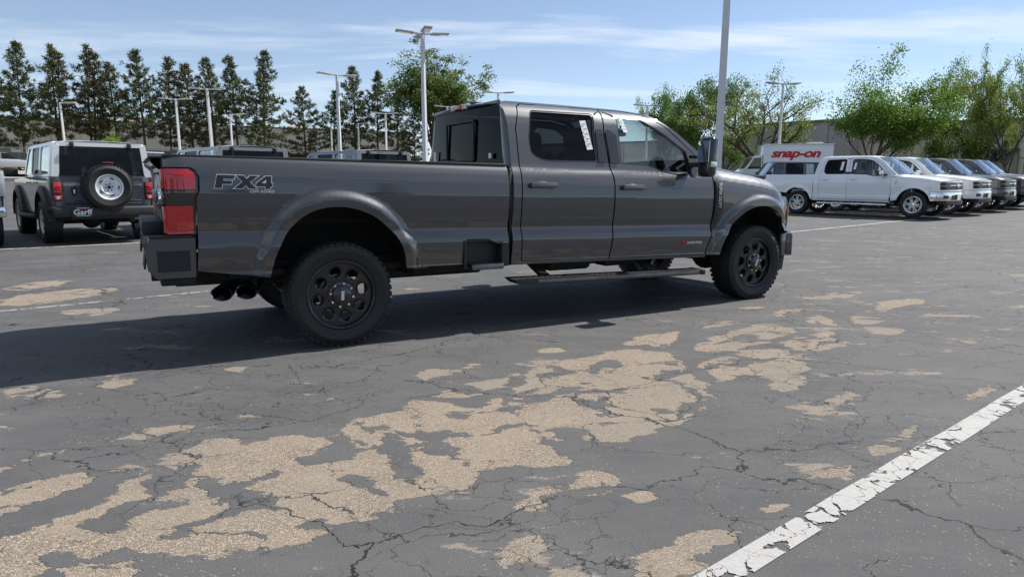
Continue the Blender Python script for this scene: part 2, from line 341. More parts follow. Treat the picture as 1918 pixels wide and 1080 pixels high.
ISLES = [
 [(120,995),(190,970),(240,945),(290,942),(280,965),(210,998)], [(385,930),(400,915),(470,895),(530,878),(525,890),(450,915),(400,935)], [(262,905),(300,885),(395,862),(385,875),(300,905)],
 [(555,860),(590,850),(630,818),(650,815),(668,845),(655,862),(600,868),(570,875)], [(648,883),(690,895),(742,925),(700,928),(655,908)], [(728,803),(750,815),(772,850),(794,895),(785,912),(765,914),(740,880),(733,850),(712,842)],
 [(790,836),(830,838),(882,865),(870,870),(800,850)], [(838,770),(890,773),(870,784),(833,781)], [(300,950),(350,930),(355,937),(310,955)], [(70,1045),(110,1038),(145,1050),(110,1055)],
 [(175,1040),(235,1038),(230,1050),(190,1050)], [(305,1000),(365,985),(350,1005)], [(560,985),(600,975),(605,990),(565,1000)], [(940,758),(1040,735),(1100,712),(1112,716),(1050,742),(945,774)],
 [(1108,695),(1125,672),(1160,672),(1163,690),(1130,685),(1112,702)], [(1262,713),(1300,728),(1318,742),(1290,737)], [(1370,628),(1415,625),(1425,633),(1385,638)], [(660,800),(700,795),(730,800),(690,812)],
 [(1040,800),(1075,795),(1105,805),(1080,820),(1045,812)], [(1215,760),(1255,768),(1280,772),(1240,775)],
]
def _axis(segs):
    out = []
    for a, b, d in segs:
        n = max(1, int(round((b-a)/d))); out += list(np.linspace(a, b, n, endpoint=False))
    out.append(segs[-1][1]); return np.array(out)
gx = _axis([(-400, -120, 40), (-120, -40, 8), (-40, -9, 1.5), (-9, -5, 0.1), (-5, 6.5, 0.03), (6.5, 14, 0.12), (14, 40, 1.5), (40, 120, 8), (120, 400, 40)])
gy = _axis([(-300, -60, 40), (-60, -6, 6), (-6, 1.4, 0.5), (1.4, 6.0, 0.025), (6.0, 10, 0.05), (10, 20, 0.15), (20, 46, 1.0), (46, 120, 4), (120, 600, 40)])
GX, GY = np.meshgrid(gx, gy); gxy = np.stack([GX.ravel(), GY.ravel()], 1); nxg, nyg = len(gx), len(gy)
gzv = _gz_arr(gxy[:, 0], gxy[:, 1])
def sdf_max(polys):
    out = np.full(len(gxy), -0.35)
    for pp in polys:
        pts = [px_ground(*p) for p in pp]; P = np.array([(p.x, p.y) for p in pts])
        for _ in range(2):
            Q = np.roll(P, -1, 0); P = np.stack([P*.75+Q*.25, P*.25+Q*.75], 1).reshape(-1, 2)
        lo, hi = P.min(0)-.35, P.max(0)+.35
        idx = np.where((gxy[:, 0] > lo[0]) & (gxy[:, 0] < hi[0]) & (gxy[:, 1] > lo[1]) & (gxy[:, 1] < hi[1]))[0]
        if not len(idx): continue
        q = gxy[idx]; d2 = np.full(len(idx), 1e9); ins = np.zeros(len(idx), bool); n = len(P)
        for i in range(n):
            a, b = P[i], P[(i+1) % n]; ab = b-a; t = np.clip(((q-a)@ab)/max(1e-12, ab@ab), 0, 1); c = a+t[:, None]*ab; d2 = np.minimum(d2, ((q-c)**2).sum(1))
            cond = (a[1] > q[:, 1]) != (b[1] > q[:, 1])
            with np.errstate(divide='ignore', invalid='ignore'): xi = (b[0]-a[0])*(q[:, 1]-a[1])/(b[1]-a[1])+a[0]
            ins ^= cond & (q[:, 0] < xi)
        sd_ = np.where(ins, 1, -1)*np.sqrt(d2); out[idx] = np.maximum(out[idx], sd_)
    return out
SPARSE = [[(1000,880),(1450,790),(1700,720),(1500,900),(1250,1085),(950,1085)], [(-40,500),(260,482),(400,545),(250,592),(-40,640)], [(-40,725),(400,690),(700,740),(200,835),(-40,860)], [(700,690),(1000,640),(1300,600),(1300,660),(900,760),(650,790)]]
wear = sdf_max(WORN); sp_ = sdf_max(SPARSE); wear = np.maximum(wear, np.clip(sp_*1.2-.10, -.35, -.052))
FAR_R = [[(1490,440),(1700,425),(1990,425),(1990,640),(1640,700),(1480,640),(1420,585)]]; wear = np.maximum(wear, np.clip(sdf_max(FAR_R)*.6-.10, -.35, -.034))
wear = np.minimum(wear, -sdf_max(ISLES)); wear = np.clip(wear, -.35, .35)
me = bpy.data.meshes.new('asphalt_lot')
me.vertices.add(len(gxy)); me.vertices.foreach_set('co', np.column_stack([gxy, gzv]).astype(np.float32).ravel())
ii, jj = np.meshgrid(np.arange(nxg-1), np.arange(nyg-1)); k0 = (jj*nxg+ii).ravel(); quads = np.stack([k0, k0+1, k0+nxg+1, k0+nxg], 1).astype(np.int32)
me.loops.add(quads.size); me.loops.foreach_set('vertex_index', quads.ravel()); me.polygons.add(len(quads)); me.polygons.foreach_set('loop_start', np.arange(0, quads.size, 4, dtype=np.int32))
me.polygons.foreach_set('use_smooth', [True]*len(quads)); me.update(calc_edges=True)
at = me.attributes.new('wear', 'FLOAT', 'POINT'); at.data.foreach_set('value', wear.astype(np.float32))

def asphalt_material():
    m = bpy.data.materials.new('sealed_asphalt'); m.use_nodes = True; t = m.node_tree; L = t.links.new; b = t.nodes['Principled BSDF']
    geo = N_(t, 'ShaderNodeNewGeometry'); pos = geo.outputs['Position']
    def noise(scale, detail=5, rough=0.6, vec=None, dist=0.0):
        n = N_(t, 'ShaderNodeTexNoise'); n.inputs['Scale'].default_value = scale; n.inputs['Detail'].default_value = detail; n.inputs['Roughness'].default_value = rough; n.inputs['Distortion'].default_value = dist; L(vec or pos, n.inputs['Vector']); return n.outputs['Fac']
    def mth(op, a, bb=None, c=None, clamp=False):
        n = N_(t, 'ShaderNodeMath', operation=op, use_clamp=clamp)
        for i, x in enumerate((a, bb, c)):
            if x is None: continue
            if isinstance(x, (int, float)): n.inputs[i].default_value = x
            else: L(x, n.inputs[i])
        return n.outputs[0]
    def rng(v, a, bb, c=0.0, d=1.0, smooth=True):
        n = N_(t, 'ShaderNodeMapRange', interpolation_type='SMOOTHSTEP' if smooth else 'LINEAR'); L(v, n.inputs['Value']); n.inputs['From Min'].default_value = a; n.inputs['From Max'].default_value = bb; n.inputs['To Min'].default_value = c; n.inputs['To Max'].default_value = d; return n.outputs[0]
    def mixc(f, A, B_):
        n = N_(t, 'ShaderNodeMix', data_type='RGBA'); L(f, n.inputs['Factor'])
        for k, x in (('A', A), ('B', B_)):
            if isinstance(x, tuple): n.inputs[k].default_value = (*x, 1)
            else: L(x, n.inputs[k])
        return n.outputs['Result']
    mpn = N_(t, 'ShaderNodeMapping'); mpn.inputs['Rotation'].default_value = (0, 0, R(-36)); mpn.inputs['Scale'].default_value = (0.45, 1.0, 1.0); L(pos, mpn.inputs['Vector']); strp = mpn.outputs[0]
    at_ = N_(t, 'ShaderNodeAttribute', attribute_name='wear')
    def noise3(scale, detail=5, rough=0.6, vec=None):
        n = N_(t, 'ShaderNodeTexNoise'); n.inputs['Scale'].default_value = scale; n.inputs['Detail'].default_value = detail; n.inputs['Roughness'].default_value = rough; L(vec or pos, n.inputs['Vector'])
        q = N_(t, 'ShaderNodeSeparateColor'); L(n.outputs['Color'], q.inputs[0]); return n.outputs['Color'], q.outputs[0], q.outputs[1], q.outputs[2]
    eA = noise(5.5, 6, 0.70, strp)
    w1 = rng(mth('ADD', at_.outputs['Fac'], mth('MULTIPLY', mth('SUBTRACT', eA, 0.5), 0.36)), -0.003, 0.008)
    bigc, b1, b2, b3 = noise3(0.7, 4, 0.6)
    wcol, m1, m2, m3 = noise3(2.3, 5, 0.62)
    st = noise(2.6, 6, 0.68, strp)
    w2 = rng(mth('ADD', st, mth('MULTIPLY', mth('SUBTRACT', b1, 0.5), 0.35)), 0.63, 0.65)
    # sealer that held on along the old cracks inside the bare patches
    wv = N_(t, 'ShaderNodeVectorMath', operation='MULTIPLY_ADD'); L(wcol, wv.inputs[0]); wv.inputs[1].default_value = (0.55, 0.55, 0.0); L(pos, wv.inputs[2])
    mp2 = N_(t, 'ShaderNodeMapping'); mp2.inputs['Rotation'].default_value = (0, 0, R(-36)); mp2.inputs['Scale'].default_value = (0.55, 1.0, 0.0); L(wv.outputs[0], mp2.inputs['Vector'])
    def cellgap(scale):
        v = N_(t, 'ShaderNodeTexVoronoi', feature='DISTANCE_TO_EDGE', voronoi_dimensions='2D'); v.inputs['Scale'].default_value = scale; L(mp2.outputs[0], v.inputs['Vector']); return v.outputs['Distance']
    g1, g2 = cellgap(0.85), cellgap(2.9)
    vein = mth('MAXIMUM', mth('SUBTRACT', mth('MULTIPLY', rng(m1, 0.46, 0.66), 0.095), g1), mth('SUBTRACT', mth('MULTIPLY', rng(m3, 0.50, 0.68), 0.12), g2))
    w1 = mth('MULTIPLY', w1, rng(mth('ADD', vein, mth('MULTIPLY', mth('SUBTRACT', eA, 0.5), 0.10)), -0.004, 0.006, 1.0, 0.0))
    worn = mth('MAXIMUM', w1, mth('MULTIPLY', w2, 0.8))
    vo = N_(t, 'ShaderNodeTexVoronoi', voronoi_dimensions='2D'); vo.inputs['Scale'].default_value = 165; L(pos, vo.inputs['Vector'])
    vsep = N_(t, 'ShaderNodeSeparateColor'); L(vo.outputs['Color'], vsep.inputs[0])
    ramp = N_(t, 'ShaderNodeValToRGB'); L(vsep.outputs[0], ramp.inputs[0]); e = ramp.color_ramp.elements
    e[0].position = 0; e[0].color = (0.15, 0.125, 0.10, 1); e[1].position = 1; e[1].color = (0.50, 0.44, 0.37, 1)
    for p, c in ((0.25, (0.23, 0.185, 0.14)), (0.5, (0.3, 0.245, 0.185)), (0.8, (0.34, 0.285, 0.225))): x = e.new(p); x.color = (*c, 1)
    peb = mixc(rng(vo.outputs['Distance'], 0.35, 0.8), ramp.outputs[0], (0.13, 0.105, 0.08))
    peb = mixc(rng(m2, 0.35, 0.65, 0.0, 0.6), peb, (0.3, 0.245, 0.185))
    peb = mixc(rng(b2, 0.45, 0.7, 0.0, 0.5), peb, (0.20, 0.185, 0.165))
    sealA = mixc(rng(mth('ADD', mth('MULTIPLY', st, 0.6), mth('MULTIPLY', b3, 0.4)), 0.34, 0.66), (0.074, 0.075, 0.077), (0.112, 0.111, 0.110))
    fine = noise(230, 3, 0.75)
    fine2 = noise(75, 4, 0.8)
    seal = mixc(rng(fine, 0.30, 0.50, 0.85, 0.0), sealA, (0.038, 0.038, 0.040)); seal = mixc(rng(fine, 0.54, 0.74, 0.0, 0.85), seal, (0.20, 0.19, 0.178))
    seal = mixc(rng(fine2, 0.30, 0.40, 0.9, 0.0), seal, (0.030, 0.030, 0.031)); seal = mixc(rng(fine2, 0.60, 0.72, 0.0, 0.6), seal, (0.165, 0.16, 0.152))
    # grit in loose drifts
    seal = mixc(mth('MULTIPLY', mth('GREATER_THAN', vsep.outputs[1], 0.985), rng(m3, 0.42, 0.6)), seal, (0.24, 0.21, 0.175))
    def crk(g, w): return rng(g, w*0.55, w, 1.0, 0.0)
    c1 = mth('MULTIPLY', crk(g1, 0.0046), rng(m2, 0.36, 0.50)); c2 = mth('MULTIPLY', crk(g2, 0.0085), rng(b2, 0.46, 0.57)); c3 = mth('MULTIPLY', crk(cellgap(8.5), 0.020), rng(b1, 0.46, 0.57))
    ck = mth('MAXIMUM', c1, mth('MAXIMUM', c2, mth('MULTIPLY', c3, 0.9)))
    colr = mixc(worn, seal, peb); colr = mixc(mth('MULTIPLY', ck, 0.95), colr, mixc(worn, (0.010, 0.0095, 0.009), (0.06, 0.040, 0.026)))
    L(colr, b.inputs['Base Color']); L(rng(worn, 0, 1, 0.78, 0.92), b.inputs['Roughness']); b.inputs['Specular IOR Level'].default_value = 0.28
    hgt = mth('ADD', mth('MULTIPLY', mth('SUBTRACT', 1.0, w1), 0.006), mth('ADD', mth('MULTIPLY', mth('MULTIPLY', vo.outputs['Distance'], -0.004), w1), mth('MULTIPLY', fine, 0.0040)))
    bp = N_(t, 'ShaderNodeBump'); bp.inputs['Strength'].default_value = 0.8; bp.inputs['Distance'].default_value = 1.0; L(hgt, bp.inputs['Height']); L(bp.outputs[0], b.inputs['Normal'])
    return m
asphalt = asphalt_material(); tag(link('asphalt_lot', me, asphalt), kind='structure')

def worn_paint(name='road_paint', lo=(0.27, 0.265, 0.25), hi=(0.42, 0.413, 0.395), t0=0.51, t1=0.72, w0=0.006):
    """old white road paint, flaked through to the asphalt"""
    m = bpy.data.materials.new(name); m.use_nodes = True; t = m.node_tree; L = t.links.new; b = t.nodes['Principled BSDF']
    geo = N_(t, 'ShaderNodeNewGeometry'); b.inputs['Roughness'].default_value = 0.75
    n = N_(t, 'ShaderNodeTexNoise'); n.inputs['Scale'].default_value = 55; n.inputs['Detail'].default_value = 5; L(geo.outputs['Position'], n.inputs['Vector'])
    mx = N_(t, 'ShaderNodeMix', data_type='RGBA'); L(n.outputs['Fac'], mx.inputs['Factor']); mx.inputs['A'].default_value = (*lo, 1); mx.inputs['B'].default_value = (*hi, 1); L(mx.outputs['Result'], b.inputs['Base Color'])
    wn = N_(t, 'ShaderNodeTexNoise'); wn.inputs['Scale'].default_value = 5; wn.inputs['Detail'].default_value = 6; L(geo.outputs['Position'], wn.inputs['Vector'])
    ad = N_(t, 'ShaderNodeVectorMath', operation='MULTIPLY_ADD'); L(wn.outputs['Color'], ad.inputs[0]); ad.inputs[1].default_value = (.3, .3, 0); L(geo.outputs['Position'], ad.inputs[2])
    mpp = N_(t, 'ShaderNodeMapping'); mpp.inputs['Scale'].default_value = (1, 1, 0); L(ad.outputs[0], mpp.inputs['Vector'])
    v = N_(t, 'ShaderNodeTexVoronoi', feature='DISTANCE_TO_EDGE'); v.inputs['Scale'].default_value = 8; L(mpp.outputs[0], v.inputs['Vector'])
    n3 = N_(t, 'ShaderNodeTexNoise'); n3.inputs['Scale'].default_value = 3.1; n3.inputs['Detail'].default_value = 7; n3.inputs['Roughness'].default_value = 0.7; L(geo.outputs['Position'], n3.inputs['Vector'])
    wdt = N_(t, 'ShaderNodeMapRange'); L(n3.outputs['Fac'], wdt.inputs['Value']); wdt.inputs['From Min'].default_value = t0; wdt.inputs['From Max'].default_value = t1; wdt.inputs['To Min'].default_value = w0; wdt.inputs['To Max'].default_value = 0.28
    gt = N_(t, 'ShaderNodeMath', operation='GREATER_THAN'); L(v.outputs['Distance'], gt.inputs[0]); L(wdt.outputs[0], gt.inputs[1])
    tr = N_(t, 'ShaderNodeBsdfTransparent'); ms = N_(t, 'ShaderNodeMixShader'); L(gt.outputs[0], ms.inputs[0]); L(tr.outputs[0], ms.inputs[1]); L(b.outputs[0], ms.inputs[2]); L(ms.outputs[0], t.nodes['Material Output'].inputs[0])
    return m
road_paint = worn_paint(); faded_paint = worn_paint('faded_road_paint', (0.19, 0.185, 0.175), (0.32, 0.312, 0.295), 0.42, 0.70, 0.012)
def stripe(a, b, w, label, n=24, old=False):
    a = Vector((a[0], a[1])); b = Vector((b[0], b[1])); d = (b-a).normalized(); nn = Vector((-d.y, d.x)); V = []; Fc = []
    for i in range(n+1):
        p = a+(b-a)*i/n
        for s in (-1, 1):
            q = p+nn*s*w/2*(1+random.uniform(-.06, .06)); V.append((q.x, q.y, gz(q.x, q.y)+(.004 if q.y < 8 else .008)))
        if i: k = 2*i; Fc.append((k-2, k, k+1, k-1))
    o = raw('painted_line', V, Fc, faded_paint if old else road_paint); return tag(o, label, None, None, 'structure')
P_ = lambda x, y: tuple(px_ground(x, y)[:2])
stripe((0.05, 1.52), (5.26, 5.72), 0.112, 'wide flaking white stripe')
stripe((-12.2, 9.6), (-2.0, 16.3), 0.15, 'white bay stripe', old=False)
stripe((-6.9, 4.9), (-1.0, 9.5), 0.09, 'faded bay stripe', old=True)
stripe((5.2, 15.0), (12.6, 21.3), 0.13, 'thin white bay stripe', old=False)

# pale far lot with its kerb and the planted strip under the trees
def sheet(name, pts, m, lift=.012, n=30, kind='structure'):
    """strip between two polylines that follows the ground"""
    A, B = pts; V = []; Fc = []; nv = 10
    for i in range(n+1):
        u = i/n; pa = Vector(A[0]).lerp(Vector(A[1]), u); pb = Vector(B[0]).lerp(Vector(B[1]), u)
        for j in range(nv+1):
            q = pa.lerp(pb, j/nv); V.append((q.x, q.y, gz(q.x, q.y)+lift))
            if i and j: k = i*(nv+1)+j; Fc.append((k-nv-2, k-1, k, k-nv-1))
    o = raw(name, V, Fc, m, smooth=True); o['kind'] = kind; return o
mat('pale_concrete', (0.33, 0.285, 0.225), 0.9, var=0.12, vscale=0.6, bump=0.2)
mat('dry_soil', (0.16, 0.13, 0.085), 0.95, var=0.35, vscale=1.2, bump=0.4, bscale=9)
mat('concrete', (0.42, 0.40, 0.37), 0.85, var=0.1, vscale=2, bump=0.15)
sheet('concrete_lot', (((-95, 31, 0), (-3, 40, 0)), ((-95, 69, 0), (-3, 69, 0))), MATS['pale_concrete'])
sheet('planting_strip', (((-110, 70, 0), (30, 66, 0)), ((-110, 90, 0), (30, 84, 0))), MATS['dry_soil'], .02)
sheet('planting_strip', (((6, 47, 0), (75, 34, 0)), ((6, 53, 0), (75, 41, 0))), MATS['dry_soil'], .02)
kb = MB()
for i in range(46):
    a = Vector((-95+2*i, 31+9*(2*i)/92)); b = Vector((-95+2*i+1.98, 31+9*(2*i+1.98)/92))
    kb.bar((a.x, a.y, gz(a.x, a.y)+.05), (b.x, b.y, gz(b.x, b.y)+.05), .16, .22)
tag(kb.build('kerb', MATS['concrete']), kind='structure')
# ------------------------------------------------------------------ vehicle materials
PAINT_GREY = paint('carbon_grey_paint', (0.056, 0.0585, 0.063), 0.8, 0.47)
PAINT_WHITE = paint('white_paint', (0.82, 0.83, 0.84), 0.0, 0.35)
PAINT_DARK = paint('dark_grey_paint', (0.055, 0.057, 0.062), 0.6, 0.36)
PAINT_SILVER = paint('silver_paint', (0.50, 0.51, 0.52), 0.6, 0.36)
PAINT_BLUEGREY = paint('blue_grey_paint', (0.20, 0.235, 0.28), 0.6, 0.36)
PAINT_TOP = paint('grey_hardtop_paint', (0.17, 0.18, 0.195), 0.2, 0.42)
BLACK = mat('black_plastic', (0.017, 0.0175, 0.019), 0.55, var=0.25, vscale=5, bump=0.12, bscale=250)
GLOSSBLK = mat('gloss_black', (0.012, 0.012, 0.014), 0.16, coat=0.6)
RUBBER = mat('tyre_rubber', (0.0125, 0.0125, 0.0132), 0.66, var=0.35, vscale=7, bump=0.15, bscale=120)
WHEELBLK = mat('black_wheel', (0.006, 0.006, 0.0065), 0.30, metal=0.0, coat=0.3)
CHROME = mat('chrome', (0.78, 0.79, 0.80), 0.08, metal=1.0)
STEEL = mat('dark_steel', (0.16, 0.16, 0.165), 0.35, metal=0.9, var=0.2)
ALLOY = mat('machined_alloy', (0.55, 0.56, 0.58), 0.25, metal=0.9, coat=0.3)
CHASSIS = mat('chassis_black', (0.014, 0.014, 0.015), 0.7, var=0.4, vscale=6)
LINER = mat('wheel_liner', (0.010, 0.010, 0.011), 0.85)
SEAT = mat('grey_seat_cloth', (0.10, 0.105, 0.11), 0.85, var=0.2, vscale=20)
DASH = mat('dark_trim', (0.035, 0.036, 0.038), 0.6)
RED = mat('red_lens', (0.50, 0.012, 0.016), 0.10, coat=1.0, var=0.18, vscale=40)
REDDARK = mat('deep_red_lens', (0.20, 0.008, 0.010), 0.12, coat=1.0)
SMOKE = mat('smoked_lens', (0.018, 0.012, 0.013), 0.08, coat=1.0)
CLEAR = mat('clear_lens', (0.62, 0.64, 0.66), 0.10, coat=1.0, var=0.15, vscale=30)
AMBER = mat('amber_lens', (0.55, 0.16, 0.02), 0.15, coat=1.0)
PAPER = mat('sticker_paper', (0.82, 0.82, 0.80), 0.7)
INK = mat('grey_ink', (0.30, 0.31, 0.33), 0.7)
SILVER = mat('silver_decal', (0.62, 0.64, 0.68), 0.35, metal=0.3)
DECALBLK = mat('black_decal', (0.016, 0.016, 0.018), 0.4)
DECALRED = mat('red_decal', (0.55, 0.02, 0.02), 0.4)
WHITE = mat('white_enamel', (0.78, 0.79, 0.80), 0.4, coat=0.4)
BLUE = mat('blue_enamel', (0.012, 0.045, 0.16), 0.25, coat=0.6)
GLASS_F = glass('front_glass', (0.80, 0.88, 0.88))
GLASS_R = glass('privacy_glass', (0.035, 0.04, 0.043), k=0.45, k0=0.0)
GLASS_W = glass('windscreen_glass', (0.72, 0.82, 0.82), k=2.4, k0=0.06)
MIRROR = mat('mirror_glass', (0.75, 0.78, 0.80), 0.02, metal=1.0)

# ------------------------------------------------------------------ wheels
WCACHE = {}
def _m(o):
    me_ = o.data; bpy.data.objects.remove(o); return me_
def wheel_meshes(style):
    if style in WCACHE: return WCACHE[style]
    S = {'hero': dict(r=.402, rim=.258, w=.285), 'alloy': dict(r=.405, rim=.262, w=.265), 'retro': dict(r=.405, rim=.222, w=.285), 'plain': dict(r=.36, rim=.24, w=.24)}[style]
    r, q, w = S['r'], S['rim'], S['w']; n = 64; out = []
    t = MB(); sw = r-q
    t.lathe([(q, .022), (q+.012, .006), (q+sw*.28, -.006), (q+sw*.5, -.008), (q+sw*.52, -.010), (q+sw*.60, -.009), (q+sw*.62, -.006), (q+sw*.82, .004), (r-.014, .022), (r-.006, .045), (r-.004, w*.5), (r-.006, w-.045), (r-.014, w-.022), (q+sw*.6, w), (q, w-.02)], n=n)
    k = 46
    for i in range(k):
        a = 2*math.pi*i/k
        for row, (y, ln, rr) in enumerate(((.030, .052, r-.004), (w*.37, .060, r), (w*.63, .060, r), (w-.030, .052, r-.004))):
            aa = a+(row % 2)*math.pi/k; M_ = Matrix.Rotation(-aa, 4, 'Y') @ Matrix.Rotation(R(-14 if row < 2 else 14), 4, 'X')
            c = Matrix.Rotation(-aa, 4, 'Y') @ Vector((rr-.0105, y, 0)); t.box(c, (.015, ln, .034), M_)
    me_t = _m(t.build('tyre', RUBBER, smooth=35)); out.append(('tyre', me_t, 1))
    rimm = WHEELBLK if style in ('hero',) else (WHITE if style == 'retro' else ALLOY)
    l = MB(); l.lathe([(q+.004, .024), (q+.008, .010), (q-.002, .004), (q-.014, .012), (q-.022, .05), (q-.03, w*.55), (q-.012, w-.03), (q+.002, w-.02)], n=48)
    me_r = _m(l.build('wheel', rimm, smooth=40)); out.insert(0, ('wheel', me_r, 0))
    F_ = frame_of((0, .055, 0), (1, 0, 0), (0, 0, 1)); ro = q-.018
    if style == 'hero':
        loops = [circ(0, 0, ro, 56)]+[circ(.172*math.cos(R(22.5+45*i)), .172*math.sin(R(22.5+45*i)), .047, 20) for i in range(8)]
        d = plate2d('wheel_disc', loops, WHEELBLK, None, F_, .008, .006); out.append(('wheel_disc', _m(d), 1))
        g = MB()
        for i in range(8):
            c = (.172*math.cos(R(22.5+45*i)), .172*math.sin(R(22.5+45*i))); g.lathe([(.046, .04), (.052, .036), (.058, .044)], c=(c[0], 0, c[1]), n=20)
        out.append(('hole_ring', _m(g.build('hole_ring', GLOSSBLK, smooth=50)), 1))
        h = MB(); h.lathe([(.105, .045), (.10, .03), (.078, .026), (.07, .004), (.055, -.006), (.03, -.012), (.001, -.012)], n=32); out.append(('hub_cap', _m(h.build('hub_cap', GLOSSBLK, smooth=35)), 1))
        nt_ = MB()
        for i in range(8): a = R(45*i); nt_.tube((.088*math.cos(a), .034, .088*math.sin(a)), (.088*math.cos(a), .006, .088*math.sin(a)), .012, .009, 8)
        out.append(('lug_nuts', _m(nt_.build('lug_nuts', CHROME, smooth=40)), 1))
        bd = MB(); bd.box((0, -.0135, 0), (.022, .004, .070), Matrix.Rotation(R(-6), 4, 'Y'), .001); out.append(('hub_badge', _m(bd.build('hub_badge', SILVER)), 1))
    elif style == 'alloy':
        loops = [circ(0, 0, ro, 48)]
        for i in range(6):
            for wdt, off in ((R(19), 0), (R(7), R(30))):
                a0 = R(60*i)+off; r0, r1 = .085, ro-.018
                if wdt < R(10): r0 = .12
                loops.append([(r1*math.cos(a0+wdt*f), r1*math.sin(a0+wdt*f)) for f in (-1, -.5, 0, .5, 1)]+[(r0*math.cos(a0+wdt*f*.6), r0*math.sin(a0+wdt*f*.6)) for f in (1, -1)])
        d = plate2d('wheel_disc', loops, ALLOY, None, F_, .012, .006); out.append(('wheel_disc', _m(d), 1))
        h = MB(); h.lathe([(.045, .045), (.04, .03), (.001, .028)], n=20); out.append(('hub_cap', _m(h.build('hub_cap', CHROME, smooth=35)), 1))
    elif style == 'retro':
        h = MB(); h.lathe([(ro, .05), (ro-.012, .035), (ro-.035, .04), (.12, .03), (.10, .045), (.075, .05), (.001, .05)], n=48); out.append(('wheel_disc', _m(h.build('wheel_disc', WHITE, smooth=40)), 1))
        s_ = MB()
        for i in range(5):
            for f in (-.14, 0, .14):
                a = R(90+72*i)+f; b_ = a+.15; s_.bar(((ro-.048)*math.cos(a-.075), .0335, (ro-.048)*math.sin(a-.075)), ((ro-.048)*math.cos(b_-.075), .0335, (ro-.048)*math.sin(b_-.075)), .018, .018)
        for i in range(6): a = R(60*i+30); s_.tube((.058*math.cos(a), .052, .058*math.sin(a)), (.058*math.cos(a), .036, .058*math.sin(a)), .011, .011, 8)
        s_.tube((0, .05, 0), (0, .02, 0), .03, .027, 14); out.append(('wheel_slots', _m(s_.build('wheel_slots', GLOSSBLK)), 1))
    b = MB(); b.tube((0, .10, 0), (0, .13, 0), .155, .155, 28); b.tube((0, .13, 0), (0, w, 0), .09, .09, 16); out.append(('brake_disc', _m(b.build('brake_disc', STEEL if style != 'retro' else CHASSIS, smooth=40)), 1))
    if style not in ('hero',):
        pass
    WCACHE[style] = out; return out
def put_wheel(style, parent, x, y, z, side, spin=0.0, name='wheel', M=None):
    """side -1: outer face towards -Y"""
    w = None
    for nm, me_, lev in wheel_meshes(style):
        o = bpy.data.objects.new(name if lev == 0 else nm, me_); col.objects.link(o)
        if lev == 0:
            o.parent = parent; o.location = (x, y, z); w = o
            o.rotation_euler = (0, spin, math.pi if side > 0 else 0)
            if M is not None: o.rotation_euler = M
        else:
            o.parent = w
            if nm == 'lug_nuts': o['kind'] = 'stuff'
    return w

# ------------------------------------------------------------------ the grey crew-cab pickup
YAW = 0.5098; HW = 0.975
RX, RY = -1.2859, 5.1022
NX, NY = -math.sin(YAW), math.cos(YAW)
truck = empty('pickup_truck', (RX+NX*HW, RY+NY*HW, 0), YAW)
tag(truck, 'dark grey long-bed crew-cab pickup with black wheels, the biggest vehicle in the lot', 'pickup truck')
T_H = lerp_tab([(0.45, .085), (0.50, .06), (0.545, .028), (0.59, .014), (0.606, .020), (0.625, .016), (0.70, .006), (0.78, .0), (0.815, .005), (0.882, .032), (0.890, .034), (0.96, .022), (1.06, .012), (1.16, .010), (1.26, .018), (1.33, .036), (1.375, .056), (1.40, .074), (1.435, .086), (1.62, .130), (1.77, .170), (1.84, .195), (1.89, .225), (1.93, .262), (1.965, .315), (1.985, .365), (2.0, .43), (2.03, .56)])
ARCH_R = [(0.516, 0.50), (0.512, 0.577), (0.495, 0.70), (0.453, 0.80), (0.389, 0.885), (0.243, 0.998), (0.063, 1.058), (-0.128, 1.054), (-0.272, 0.994), (-0.388, 0.880), (-0.467, 0.735), (-0.503, 0.621), (-0.516, 0.571)]
ARCH_F = [(4.905, 0.62), (4.885, 0.727), (4.835, 0.855), (4.759, 0.926), (4.64, 0.982), (4.53, 1.001), (4.394, 0.992), (4.273, 0.953), (4.161, 0.884), (4.056, 0.795), (3.955, 0.658), (3.907, 0.515)]
def spline(pts, k=6):
    P = [Vector(p) for p in pts]; P = [P[0]*2-P[1]]+P+[P[-1]*2-P[-2]]; o = []
    for i in range(1, len(P)-2):
        for j in range(k):
            t = j/k; a, b, c, d = P[i-1:i+3]; q = ((b*2)+(c-a)*t+(a*2-b*5+c*4-d)*t*t+(b*3-a-c*3+d)*t**3)*.5; o.append((q.x, q.y))
    o.append(tuple(pts[-1])); return o
ARCH_R = spline(ARCH_R, 5); ARCH_F = spline(ARCH_F, 5)
HOODZ = lerp_tab([(3.60, 1.435), (3.78, 1.425), (3.9, 1.408), (4.2, 1.372), (4.55, 1.330), (4.80, 1.284), (4.95, 1.225), (5.03, 1.150), (5.08, 1.09)])
T_F = lerp_tab([(1.05, .0), (1.16, .004), (1.22, .018), (1.27, .040), (1.31, .070), (1.345, .110), (1.375, .160), (1.40, .225), (1.42, .30)])
def tH(s, z):
    t = T_H(z+.018*s)
    if s > 3.78 and z > 1.0:
        k = sstep(3.80, 4.0, s); t = t*(1-k)+k*(T_F(z-HOODZ(s)+1.40)+.010)
    if s > 4.72: t += .9*(s-4.72)**2
    if s < -1.02: t += 1.3*(s+1.02)**2
    if -.75 < s < .75: d = seg_dist((s, z), ARCH_R)
    elif 3.7 < s < 5.1: d = seg_dist((s, z), ARCH_F)
    else: return t
    return t-.040*(1-sstep(.055, .135, d))
